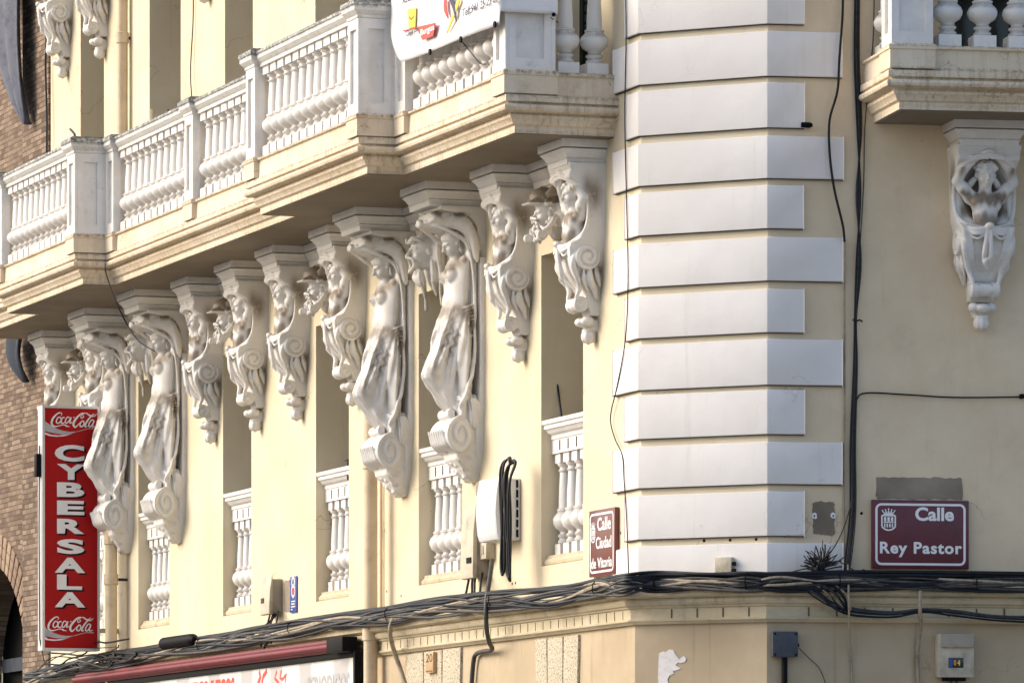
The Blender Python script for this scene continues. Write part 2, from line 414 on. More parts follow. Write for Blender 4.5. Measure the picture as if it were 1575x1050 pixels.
    def volute(s, p, z, r, x0, x1, turns=2.2, depth=.010, hand=1, k=.006, mirror=True, phase=0.):
        for sg in ((1, -1) if mirror else (1,)):
            a, b = sorted((sg * x0, sg * x1))
            sl, (X, P, Z) = s.box((a, p - r, z - r), (b, p + r, z + r), .03)
            rr = np.sqrt((P - p) ** 2 + (Z - z) ** 2); th = np.arctan2(Z - z, (P - p) * hand) + phase
            ph = rr / r * turns - th / (2 * math.pi)
            g = np.cos(2 * math.pi * ph); g = np.where(rr > r * .26, np.clip(-g, -.2, 1) , -.2)
            xm = (a + b) / 2; hx = (b - a) / 2
            dx = np.abs(X - xm) - hx + depth * np.clip(g, 0, 1)
            d = np.maximum(rr - r, dx); s.put(sl, d, k, False)
        return s
    def warp(s, fn, lo=None, hi=None):
        lo = s.lo if lo is None else lo; hi = s.lo + s.h * s.n if hi is None else hi
        sl, (X, P, Z) = s.box(lo, hi, 0); s.d[sl] += fn(X, P, Z).astype(np.float32); return s
    def mesh(s, name, mat, dirt=None, smooth=1):
        d = s.d
        for i in range(3):
            sl = [slice(None)] * 3; sl[i] = 0; d[tuple(sl)] = np.maximum(d[tuple(sl)], 1e-3); sl[i] = -1; d[tuple(sl)] = np.maximum(d[tuple(sl)], 1e-3)
        ins = d < 0; nx, ny, nz = d.shape
        acc = np.zeros((nx - 1, ny - 1, nz - 1, 3), np.float32); cnt = np.zeros((nx - 1, ny - 1, nz - 1), np.float32)
        for ax in range(3):
            o = [i for i in range(3) if i != ax]
            for u in (0, 1):
                for v in (0, 1):
                    sa = [slice(None)] * 3; sb = [slice(None)] * 3
                    sa[ax] = slice(0, -1); sb[ax] = slice(1, None)
                    for q, w in ((o[0], u), (o[1], v)):
                        sa[q] = sb[q] = slice(w, d.shape[q] - 1 + w)
                    a, b = d[tuple(sa)], d[tuple(sb)]; cr = (a < 0) != (b < 0)
                    t = np.where(cr, a / np.where(cr, a - b, 1), 0)
                    acc[..., ax] += np.where(cr, t, 0); acc[..., o[0]] += cr * u; acc[..., o[1]] += cr * v; cnt += cr
        act = cnt > 0; idx = -np.ones(act.shape, np.int64); idx[act] = np.arange(act.sum())
        cell = np.argwhere(act); pos = s.lo + s.h * (cell + acc[act] / cnt[act][:, None])
        F = []
        for ax in range(3):
            o = [i for i in range(3) if i != ax]
            sa = [slice(None)] * 3; sb = [slice(None)] * 3; sa[ax] = slice(0, -1); sb[ax] = slice(1, None)
            for q in o: sa[q] = sb[q] = slice(1, -1)
            a, b = ins[tuple(sa)], ins[tuple(sb)]; e = np.argwhere(a != b); fl = a[tuple(e.T)]
            e = e.copy(); e[:, o[0]] += 1; e[:, o[1]] += 1
            def cellof(du, dv):
                c = e.copy(); c[:, o[0]] -= du; c[:, o[1]] -= dv; return idx[tuple(c.T)]
            q = np.stack([cellof(1, 1), cellof(0, 1), cellof(0, 0), cellof(1, 0)], 1)
            q[~fl] = q[~fl][:, ::-1]
            F.append(q)
        F = np.concatenate(F)
        for _ in range(smooth):
            S_ = np.zeros_like(pos); N_ = np.zeros(len(pos))
            for i in range(4):
                j = (i + 1) % 4; np.add.at(S_, F[:, i], pos[F[:, j]]); np.add.at(N_, F[:, i], 1); np.add.at(S_, F[:, j], pos[F[:, i]]); np.add.at(N_, F[:, j], 1)
            pos = pos * .6 + .4 * S_ / N_[:, None]
        org = pos.copy()
        if s.sh: u = np.clip((pos[:, 1] - s.sh[1]) / (s.sh[2] - s.sh[1]), 0, 1); pos[:, 1] -= s.sh[0] * u * u * (3 - 2 * u)
        me = bpy.data.meshes.new(name)
        co = np.stack([pos[:, 0], -pos[:, 1], pos[:, 2]], 1)
        me.from_pydata(co.tolist(), [], F.tolist())
        bm = bmesh.new(); bm.from_mesh(me); bmesh.ops.recalc_face_normals(bm, faces=bm.faces); bm.to_mesh(me); bm.free()
        me.shade_smooth(); me.materials.append(M[mat])
        if dirt is not None:
            at = me.attributes.new('dirt', 'FLOAT', 'POINT'); at.data.foreach_set('value', dirt(org[:, 0], org[:, 1], org[:, 2]).astype(np.float32))
        return me
# ================================================================= ground
g = MB(); g.add([(-400, 400, 0), (400, 400, 0), (400, -400, 0), (-400, -400, 0)], [(0, 1, 2, 3)])
tag(g.build('ground', 'paving'), kind='structure')
rd = MB(); rd.box(-60, 8, 3.2, 14, -.3, .004); o = rd.build('road', 'asphalt', None, FL.org, FL.ang); tag(o, kind='structure')
kb = MB(); kb.box(-60, 2.5, 3.0, 3.2, -.2, .12); o = kb.build('kerb', 'paving', None, FL.org, FL.ang, bevel=.01); tag(o, kind='structure')

# ================================================================= the corner building
B = thing('corner_building', FR, 0, 0, 0, 'cream corner building with white quoins, long balustraded balcony and figure brackets', 'building', drz=-FR.ang)
BO = B.location.copy()
def inB(mb, name, mat, fr, **k):           # a part in the frame of one facade
    return mb.build(name, mat, B, fr.org - BO, fr.ang, **k)
def V(fr, x, p, z):                         # building coordinates for pieces that wrap the corner
    q = fr.w(x, p, z) - BO; return (q.x, -q.y, q.z)

ZT = 11.6; SOF = 6.53
LOW = [(-2.036, -1.156), (-4.834, -3.798), (-7.479, -6.597), (-10.153, -9.305), (-12.864, -11.83), (-14.94, -14.06)]
UP = [(-2.1, -.80), (-4.60, -3.55), (-7.496, -6.592), (-10.094, -9.261), (-12.487, -11.47), (-14.881, -14.044)]
def openwall(mb, rv, x0, x1, z0, z1, ops, depth):
    """front sheet with openings and their reveals; ops = [(xa, xb, za, zb)]"""
    xs = sorted({x0, x1, *[v for o in ops for v in o[:2]]}); zs = sorted({z0, z1, *[v for o in ops for v in o[2:]]})
    for i in range(len(xs) - 1):
        for j in range(len(zs) - 1):
            cx, cz = (xs[i] + xs[i + 1]) / 2, (zs[j] + zs[j + 1]) / 2
            if any(o[0] < cx < o[1] and o[2] < cz < o[3] for o in ops): continue
            mb.add([(xs[i], 0, zs[j]), (xs[i + 1], 0, zs[j]), (xs[i + 1], 0, zs[j + 1]), (xs[i], 0, zs[j + 1])], [(0, 1, 2, 3)])
    for xa, xb, za, zb in ops:
        d = -depth
        rv.add([(xa, 0, za), (xa, d, za), (xa, d, zb), (xa, 0, zb)], [(0, 1, 2, 3)])
        rv.add([(xb, 0, za), (xb, d, za), (xb, d, zb), (xb, 0, zb)], [(3, 2, 1, 0)])
        rv.add([(xa, 0, zb), (xa, d, zb), (xb, d, zb), (xb, 0, zb)], [(0, 1, 2, 3)])
        rv.add([(xa, 0, za), (xa, d, za), (xb, d, za), (xb, 0, za)], [(3, 2, 1, 0)])
ops = [(a, b, 3.75, 5.89) for a, b in LOW] + [(a, b, 6.93, 9.42) for a, b in UP]
w = MB(); openwall(w, w, -15.99, 0, 3.25, ZT, ops, .55)
w.add([(-15.99, 0, 3.25), (-15.99, -6, 3.25), (-15.99, -6, ZT), (-15.99, 0, ZT)], [(0, 1, 2, 3)])
inB(w, 'side_street_wall', 'cream', FL)
w = MB(); w.add([(0, 0, 3.25), (CHW, 0, 3.25), (CHW, 0, ZT), (0, 0, ZT)], [(0, 1, 2, 3)]); inB(w, 'corner_wall', 'cream', FC)
w = MB(); openwall(w, w, 0, 9, 3.25, ZT, [(1.25, 2.35, 6.93, 9.42)], .55); inB(w, 'right_wall', 'right', FR)
# windows and shutters deep in the openings
for fr, lst in ((FL, [(a, b, 3.9, 5.88) for a, b in LOW] + [(a, b, 6.94, 9.41) for a, b in UP]), (FR, [(1.25, 2.35, 6.94, 9.41)])):
    for i, (a, b, za, zb) in enumerate(lst):
        d = .50 if not (fr is FL and i == 6) else .30
        f = MB()
        for x0, x1, z0, z1 in ((a + .003, a + .07, za, zb), (b - .07, b - .003, za, zb), (a + .071, b - .071, zb - .07, zb - .003), (a + .071, b - .071, za + .003, za + .08), ((a + b) / 2 - .035, (a + b) / 2 + .035, za + .081, zb - .071)):
            f.box(x0, x1, -d - .05, -d, z0, z1)
        wf = inB(f, 'window', 'green', FL if fr is FL else FR)
        q = MB()
        if fr is FL and i == 6:      # closed slatted shutters behind the right end of the balcony
            for k in range(34): q.box(a + .073, b - .073, -d - .045, -d - .012, za + .09 + k * .069, za + .09 + k * .069 + .052)
            q.box(a + .073, b - .073, -d - .09, -d - .05, za + .081, zb - .072)
            s_ = q.build('shutter', 'green', wf)
        else:
            q.box(a + .01, b - .01, -d - .035, -d - .028, za + .01, zb - .01); q.build('pane', 'glass', wf)
# roof slab (closes the building above the picture)
rf = MB(); poly = [V(FL, -15.99, 0, 0)[:2], V(FC, 0, 0, 0)[:2], V(FR, 0, 0, 0)[:2], V(FR, 9, 0, 0)[:2], V(FR, 9, -7, 0)[:2], V(FL, -15.99, -8, 0)[:2]]
rf.outline(poly, [(0, ZT + .002), (.12, ZT + .06), (.25, ZT + .2), (.25, ZT + .3)])
rf.build('roof', 'cornice', B)

# plinth storey (below the cable run)
w = MB(); GP = .05
def ringpts(p, z): return [V(FL, -15.99, p, z), V(FL, *corner(FL, FC, p)[0:1], p, z), V(FR, corner(FC, FR, p)[1], p, z), V(FR, 9, p, z)]
def corner(fa, fb, p):      # x coordinates (in fa and fb) where the two facades, moved out by p, meet
    a, t, b, u = fa.org + fa.o * p, fa.ex, fb.org + fb.o * p, fb.ex
    den = t.x * u.y - t.y * u.x; k = ((b - a).x * u.y - (b - a).y * u.x) / den; q = a + t * k
    return k, (q - b).dot(u)
def wrap(mb, prof, xl=-15.99, xr=9.0, back=-.03):
    """profile (p, z) swept round the corner"""
    n = len(prof); vs = []
    for st in range(4):
        for p, z in prof:
            if st == 0: vs.append(V(FL, xl, p, z))
            elif st == 1: vs.append(V(FL, corner(FL, FC, p)[0], p, z))
            elif st == 2: vs.append(V(FR, corner(FC, FR, p)[1], p, z))
            else: vs.append(V(FR, xr, p, z))
    fs = [(s * n + i, s * n + (i + 1) % n, (s + 1) * n + (i + 1) % n, (s + 1) * n + i) for s in range(3) for i in range(n)]
    fs += [tuple(range(n)), tuple(range(3 * n, 4 * n))[::-1]]
    return mb.add(vs, fs)
wrap(w, [(GP, 0), (GP, 3.27), (-.03, 3.27), (-.03, 0)]).build('ground_floor_wall', 'tan', B)
w = MB()
wrap(w, [(-.02, 3.262), (.075, 3.262), (.078, 3.268), (.098, 3.282), (.10, 3.292), (.084, 3.296), (.084, 3.362), (.098, 3.368), (.102, 3.378), (.118, 3.383), (.13, 3.398), (.133, 3.412), (.126, 3.424), (.122, 3.428), (.155, 3.432), (.17, 3.442), (.17, 3.478), (.16, 3.49), (-.02, 3.52)])
co = w.build('cornice', 'cornice', B, bevel=0, smooth=30)
jm = MB()      # the narrow slots in the frieze
for fr, x0, x1, st in ((FL, -15.9, -.07, .163), (FC, .12, CHW - .05, .187), (FR, .12, 8.9, .187)):
    x = x1 - .05; sw = .006 if fr is FL else .010
    while x > x0:
        if not (fr is FL and abs(x + 5.97) < .15):
            q = [V(fr, x, .0845, 3.30), V(fr, x + sw, .0845, 3.30), V(fr, x + sw, .0845, 3.358), V(fr, x, .0845, 3.358)]
            q2 = [V(fr, x, .087, 3.30), V(fr, x + sw, .087, 3.30), V(fr, x + sw, .087, 3.358), V(fr, x, .087, 3.358)]
            jm.loft([q, q2])
        x -= st
tag(jm.build('frieze_slot', 'slot', co), kind='stuff')

# quoins: alternately long and short white blocks round the corner
qz = [(7.097 + .06, 7.45), (6.802, 7.097)]
qb = [(3.50, 3.779, 1), (3.821, 4.112, 0), (4.157, 4.433, 1), (4.480, 4.771, 0), (4.800, 5.100, 1), (5.140, 5.425, 0), (5.475, 5.763, 1), (5.814, 6.097, 0), (6.139, 6.418, 1), (6.468, 6.764, 0), (6.802, 7.097, 1), (7.141, 7.44, 0), (7.48, 7.77, 1), (7.81, 8.10, 0), (8.14, 8.43, 1)]
rq = random.Random(3)
for z0, z1, lng in qb:
    m = MB(); l0, r0 = (-.475, .497) if lng else (-.245, .238)
    l0 += rq.uniform(-.006, .006); r0 += rq.uniform(-.006, .006)
    wrap(m, [(-.01, z0), (.026, z0 + .002), (.026, z1 - .002), (-.01, z1)], l0, r0); m = m.build('quoin', 'quoin', B, bevel=.005)
    j = MB(); wrap(j, [(-.005, z0 - .0035), (.021, z0 - .0035), (.021, z0 - .0002), (-.005, z0 - .0002)], l0 + .004, r0 - .004).build('dark_line', 'joint', m)  # thin dark strip along the block's lower edge

# ---------------------------------------------------------------- balusters, piers, rails
BAL = [(.034, .075), (.046, .08), (.050, .092), (.040, .104), (.036, .112), (.046, .120), (.049, .130), (.036, .142), (.033, .152), (.045, .165), (.068, .182), (.080, .208), (.082, .232), (.074, .256), (.056, .276), (.050, .286), (.056, .292), (.056, .300), (.046, .306), (.043, .32), (.044, .36), (.0405, .44), (.0365, .51), (.035, .542), (.043, .549), (.045, .556), (.037, .562), (.037, .576), (.050, .588), (.053, .598), (.053, .602)]
def baluster_mesh(name, H=.665, k=1.0, wid=1.0, blk=.052):
    m = MB(); f = H / .665
    m.box(-blk, blk, -blk, blk, 0, .075 * f)
    m.lathe([(r * wid, z * f + .0005) for r, z in BAL], 18)
    m.box(-blk, blk, -blk, blk, .6025 * f, H)
    o = m.build(name, 'white', None, smooth=38); me = o.data; bpy.data.objects.remove(o); return me
ME_BAL = baluster_mesh('baluster', .665, 1, 1.19, .074)
def pier(parent, x0, x1, p0, p1, z0, z1, faces=''):
    m = MB(); t = .014
    m.box(x0 + .022, x1 - .022, p0 + .022, p1 - .022, z0 + .001, z1)
    def frame_(a0, a1, fn):       # raised frame left round a recessed panel
        b = .05 if a1 - a0 > .2 else .035
        for u0, u1, v0, v1 in ((a0, a0 + b, z0 + .0, z1), (a1 - b, a1, z0 + .0, z1), (a0 + b, a1 - b, z1 - .07, z1), (a0 + b, a1 - b, z0, z0 + .08)): fn(u0, u1, v0, v1)
    frame_(x0, x1, lambda a, b, c, d: m.box(a, b, p1 - .026, p1, c, d))
    frame_(x0, x1, lambda a, b, c, d: m.box(a, b, p0, p0 + .026, c, d))
    frame_(p0 + .027, p1 - .027, lambda a, b, c, d: m.box(x1 - .0265, x1 - .0005, a, b, c, d))
    frame_(p0 + .027, p1 - .027, lambda a, b, c, d: m.box(x0 + .0005, x0 + .0265, a, b, c, d))
    o = m.build('pier', 'white', parent, bevel=0)
    c = MB(); c.outline([(x0, p0), (x1, p0), (x1, p1), (x0, p1)], [(.0, z1), (.008, z1 + .004), (.008, z1 + .022), (.02, z1 + .034), (.034, z1 + .05), (.038, z1 + .055), (.038, z1 + .085), (.046, z1 + .092), (.046, z1 + .12), (.02, z1 + .138), (-.04, z1 + .142)])
    c.build('cap', 'rail', parent)
def rail(parent, x0, x1, p0, p1, z1):
    """handrail box from z1-.01 up, moulded on all sides"""
    c = MB(); c.outline([(x0, p0), (x1, p0), (x1, p1), (x0, p1)], [(-.012, z1 - .002), (-.012, z1 + .022), (.0, z1 + .034), (.014, z1 + .052), (.018, z1 + .056), (.018, z1 + .082), (.026, z1 + .09), (.026, z1 + .108), (.0, z1 + .122), (-.05, z1 + .127)])
    return c.build('handrail', 'rail', parent)
def slab(fr, outline_, wall, name, soff):
    m = MB()
    m.outline(outline_, [(0, soff), (.0, soff + .045), (.006, soff + .05), (.020, soff + .056), (.034, soff + .088), (.044, soff + .096), (.046, soff + .112), (.036, soff + .121), (.036, soff + .127), (.078, soff + .131), (.097, soff + .140), (.104, soff + .157), (.100, soff + .174), (.070, soff + .186), (.070, soff + .192), (.092, soff + .197), (.092, soff + .238), (.078, soff + .243), (.064, soff + .246), (.060, soff + .37), (.066, soff + .376), (.078, soff + .38), (.078, soff + .395), (.05, soff + .405), (0, soff + .405)], wall)
    o = inB(m, name, 'dado', fr, smooth=28)
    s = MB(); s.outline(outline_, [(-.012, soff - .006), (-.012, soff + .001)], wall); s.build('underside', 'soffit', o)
    return o

def balcony(fr, outline_, wall, soff, piers, runs, top=.60):
    bal = slab(fr, outline_, wall, 'balcony', soff); z0 = soff + .4055; z1 = z0 + .665
    for x0, x1, p0, p1 in piers:
        pier(bal, x0, x1, p0, p1, z0, z1)
        # the pier's foot block breaks forward over the dado
        pd = MB(); pd.outline([(x0, p0), (x1, p0), (x1, p1), (x0, p1)], [(.012, soff + .25), (.012, soff + .368), (.02, soff + .374), (.02, soff + .398), (.006, z0 + .004)])
        pd.build('pier_foot', 'dado', bal)
    n = 0
    for a, b, cnt, kind in runs:      # kind 'x': run along x at p = given, 'p': run along p
        (xa, pa), (xb, pb) = a, b; w = .105
        if kind == 'x': rail(bal, xa - .0, xb + .0, pa - w, pa + w, z1)
        else: rail(bal, xa - w, xa + w, pa, pb, z1)
        for i in range(cnt):
            t = (i + .5) / cnt; x, p = xa + (xb - xa) * t, pa + (pb - pa) * t
            if first.get('b') is None: first['b'] = 1
            o = bpy.data.objects.new('baluster', ME_BAL); COL.objects.link(o); o.parent = bal
            o.location = (x, -p, z0); o.rotation_euler = (0, 0, rq.uniform(-.03, .03)); n += 1
    return bal
first = {}
oL = [(-.524, -.02), (-.524, .70), (-2.965, .70), (-2.965, .97), (-5.67, .97), (-5.67, .70), (-11.0, .70), (-11.0, .97), (-13.66, .97), (-13.66, .70), (-15.95, .70), (-15.95, -.02)]
PC, PF = .665, .935     # centre line of the balusters on the two planes
piersL = [(-.70, -.45, .44, .79), (-2.885, -2.66, .54, .79),
          (-3.13, -2.89, .79, 1.06), (-5.745, -5.505, .79, 1.06), (-5.98, -5.75, .54, .79), (-8.46, -8.22, .54, .79),
          (-10.915, -10.69, .54, .79), (-11.17, -10.92, .79, 1.06), (-13.74, -13.50, .79, 1.06), (-13.97, -13.745, .54, .79), (-15.94, -15.72, .54, .79)]
runsL = [((-.58, .02), (-.58, .43), 2, 'p'), ((-2.65, PC), (-.71, PC), 10, 'x'), ((-5.495, PF), (-3.14, PF), 12, 'x'), ((-8.21, PC), (-5.99, PC), 11, 'x') , ((-10.68, PC), (-8.47, PC), 11, 'x'),
         ((-13.49, PF), (-11.18, PF), 12, 'x'), ((-15.71, PC), (-13.98, PC), 9, 'x')]
BL = balcony(FL, oL, (11,), SOF, piersL, runsL)
oR = [(.703, -.02), (.703, .70), (3.9, .70), (3.9, -.02)]
BR = balcony(FR, oR, (3,), 6.517, [(.632, .905, .52, .785), (3.70, 3.97, .52, .785)], [((.985 - .07, PC), (3.68, PC), 12, 'x'), ((.77, .02), (.77, .51), 2, 'p')])

# ---------------------------------------------------------------- balustrades set into the lower windows
def window_balustrade(x0, x1):
    zb = 3.75; m = MB()
    m.outline([(x0 - .001, -.30), (x1 + .001, -.30), (x1 + .001, -.03), (x0 - .001, -.03)], [(0, zb + .001), (.01, zb + .012), (.012, zb + .03), (.0, zb + .045), (-.01, zb + .055), (-.01, zb + .072)], (1, 3))
    o = inB(m, 'window_balustrade', 'cornice', FL)
    n = max(4, round((x1 - x0) / .175)); H = .70
    r = MB(); z = zb + .074 + H
    r.outline([(x0 - .001, -.215), (x1 + .001, -.215), (x1 + .001, -.075), (x0 - .001, -.075)], [(0, z), (0, z + .095), (.008, z + .10), (.008, z + .125), (.03, z + .14), (.045, z + .162), (.058, z + .168), (.058, z + .192), (.072, z + .20), (.072, z + .228), (.04, z + .236)], (1, 3))
    r.build('handrail', 'white', o)
    for i in range(n * 1):
        cx = x0 + (x1 - x0) * (i + .5) / n
        b = bpy.data.objects.new('baluster', ME_BALW); COL.objects.link(b); b.parent = o; b.location = (cx, .145, zb + .073)
        if i: s = MB(); s.box(x0 + (x1 - x0) * i / n - .012, x0 + (x1 - x0) * i / n + .012, -.07505, -.0735, z + .018, z + .088); s.build('rail_slot', 'joint', o)
ME_BALW = baluster_mesh('window_baluster_shape', .70, 1, 1.05, .056)
for a, b in LOW: window_balustrade(a, b)
# ================================================================= brackets
ABX = [(-.062, -.168), (-.056, -.165), (-.052, -.132), (-.044, -.126), (-.049, -.118), (-.030, -.088), (-.018, -.076), (-.012, -.070), (-.010, -.0645), (-.045, -.0635), (-.045, -.0555), (0, -.054), (0, .0)]
def abacus_mesh(w, p):
    m = MB(); m.outline([(-w / 2, -.02), (w / 2, -.02), (w / 2, p), (-w / 2, p)], ABX, (0,))
    o = m.build('abacus_shape', 'abacus', None); me = o.data; bpy.data.objects.remove(o); return me
ME_AB_S, ME_AB_B = abacus_mesh(.50, .325), abacus_mesh(.58, .47)
def head(c, x, p, z, s, yaw=0., pitch=0., female=False, horns=False):
    """a head of height 2*s looking outwards along +p, turned by yaw (towards +x) and pitched down"""
    cy, sy, cp, sp = math.cos(yaw), math.sin(yaw), math.cos(pitch), math.sin(pitch)
    def T(a, b, d):      # a right, b forward, d up (in units of s)
        b2, d2 = b * cp - d * -sp * -1, d * cp - b * sp
        b2 = b * cp + d * sp * 1
        return (x + s * (a * cy + b2 * sy), p + s * (b2 * cy - a * sy), z + s * d2)
    c.ball(T(0, -.12, .18), (.74 * s, .82 * s, .80 * s), .01)
    c.ball(T(0, .12, -.30), (.55 * s, .62 * s, .68 * s), .02)
    c.ball(T(0, .42, -.72), .24 * s, .012)                      # chin
    for sg in (-1, 1):
        c.ball(T(sg * .34, .45, -.30), .25 * s, .014)           # cheek
        c.ball(T(sg * .30, .68, .02), (.18 * s, .12 * s, .13 * s), .008, sub=True)   # eye socket
        c.ball(T(sg * .28, .56, .02), .125 * s, .002)           # eye
        c.limb([T(sg * .12, .76, .17), T(sg * .46, .58, .15)], .055 * s, .01)         # brow
        c.ball(T(sg * .74, -.08, -.08), (.10 * s, .16 * s, .22 * s), .006)           # ear
    c.limb([T(0, .72, .12), T(0, .96, -.22)], [.07 * s, .115 * s], .012)               # nose
    c.ball(T(0, .86, -.26), (.17 * s, .10 * s, .08 * s), .008)
    c.limb([T(-.18, .68, -.46), T(0, .78, -.43), T(.18, .68, -.46)], .05 * s, .006)
    c.limb([T(-.15, .68, -.56), T(0, .76, -.58), T(.15, .68, -.56)], .055 * s, .006)
    c.limb([T(-.15, .78, -.51), T(.15, .78, -.51)], .022 * s, .002, sub=True)
    return T

def small_corbel():
    c = Clay((-.26, -.03, -1.19), (.26, .33, -.14), .006)
    body = [(-.03, -.15), (.262, -.15), (.262, -.175), (.25, -.20), (.262, -.235), (.255, -.255), (.20, -.285), (.158, -.32), (.128, -.38), (.118, -.45), (.120, -.54), (.140, -.61), (.185, -.66), (.235, -.685), (.245, -.71), (.236, -.78), (.222, -.84), (.20, -.89), (.160, -.935), (.135, -.97), (.10, -1.03), (.085, -1.10), (.06, -1.16), (-.03, -1.16)]
    c.slab(body, [(-.15, .222), (-.20, .214), (-.26, .206), (-.45, .202), (-.62, .198), (-.70, .178), (-.80, .152), (-.90, .125), (-.98, .098), (-1.08, .088), (-1.16, .083)], 0, rnd=.012)
    c.ball((0, .235, -.45), (.180, .205, .232), .012, sub=True)                     # the niche behind the figure
    rim = [(0, .262, -.235), (.10, .252, -.25), (.165, .205, -.29), (.196, .150, -.345), (.204, .122, -.44), (.200, .126, -.54), (.180, .150, -.62), (.12, .205, -.675), (0, .235, -.70)]
    c.curve(rim, [.012, .014, .013, .012, .012, .012, .013, .014, .013], .006, mirror=True)
    c.curve([(0, .278, -.218), (.11, .262, -.236), (.18, .20, -.29), (.208, .10, -.36)], [.008, .008, .006, .004], .006, mirror=True)
    # panel between raised edges, running down to the lower roll
    c.slab([(.10, -.73), (.30, -.73), (.30, -.98), (.14, -1.03), (.10, -1.0)], [(-.73, .108), (-.85, .088), (-1.0, .058)], .008, sub=True)
    c.slab([(.04, -.72), (.222, -.72), (.212, -.80), (.195, -.86), (.165, -.91), (.12, -.97), (.10, -1.04), (.04, -1.04)], [(-.72, .11), (-.85, .09), (-1.04, .06)], .004)
    c.volute(.118, -.775, .088, .118, .192, 2.1, .016, -1, phase=1.2)
    c.volute(.132, -1.085, .052, .03, .098, 1.6, .010, -1, phase=.8)
    c.slab([(.08, -1.04), (.175, -1.04), (.175, -1.13), (.08, -1.13)], [(-1.04, .052), (-1.13, .052)], .01, sub=True)
    c.limb([(-.026, .135, -1.085), (.026, .135, -1.085)], .046, .006)
    # bands leaving the big volute and running into the lower one
    c.curve([(.165, .205, -.76), (.155, .215, -.83), (.13, .175, -.91), (.105, .150, -.98), (.085, .170, -1.045)], [.012, .018, .018, .016, .010], .008, mirror=True)
    c.curve([(.165, .10, -.865), (.15, .09, -.93), (.125, .05, -.99), (.11, .03, -1.05)], [.016, .026, .020, .008], .008, mirror=True)
    c.curve([(.168, .055, -.85), (.165, .045, -.90), (.150, .018, -.97)], [.012, .018, .006], .006, mirror=True)
    c.curve([(.16, .135, -.845), (.145, .135, -.93), (.122, .095, -1.0)], [.008, .014, .006], .005, mirror=True)
    # skirt of cloth over the front, with its lip and knot
    c.curve([(.178, .165, -.66), (.10, .245, -.705), (0, .262, -.700)], [.012, .018, .018], .008, mirror=True)
    c.curve([(.150, .225, -.70), (.09, .258, -.735), (.02, .262, -.715)], [.006, .012, .010], .006, mirror=True)
    c.curve([(.13, .235, -.735), (.08, .250, -.765), (.02, .258, -.73)], [.005, .009, .007], .005, mirror=True)
    c.ball((0, .275, -.683), (.030, .026, .024), .006); c.ball((0, .282, -.683), (.014, .014, .010), .003, sub=True)
    c.curve([(-.012, .270, -.70), (-.022, .262, -.78), (-.030, .247, -.86), (-.034, .225, -.915)], [.010, .014, .016, .006], .006)
    c.curve([(.008, .272, -.70), (.010, .265, -.78), (.014, .250, -.87), (.010, .230, -.93)], [.010, .014, .017, .006], .006)
    c.curve([(.014, .25, -.88), (-.022, .236, -.915), (.002, .215, -.965)], [.006, .016, .004], .006)
    def dirt(x, p, z):
        d = np.exp(-(((z + .36) / .10) ** 2 + ((p - .075) / .05) ** 2)) * (np.abs(x) > .185) * .9
        d += np.exp(-(((z + .30) / .07) ** 2 + ((p - .135) / .035) ** 2)) * (np.abs(x) > .18) * .6
        d += np.clip((.17 - np.abs(x)) / .02, 0, 1) * np.clip((.16 - p) / .03, 0, 1) * (np.exp(-((z + .59) / .08) ** 2) * .95 + np.exp(-((z + .40) / .10) ** 2) * .55 * (p < .13))
        d += np.exp(-(((z + .86) / .035) ** 2 + ((p - .02) / .04) ** 2)) * .9
        return np.clip(d, 0, 1)
    return c.mesh('corbel_shape', 'statue', dirt)

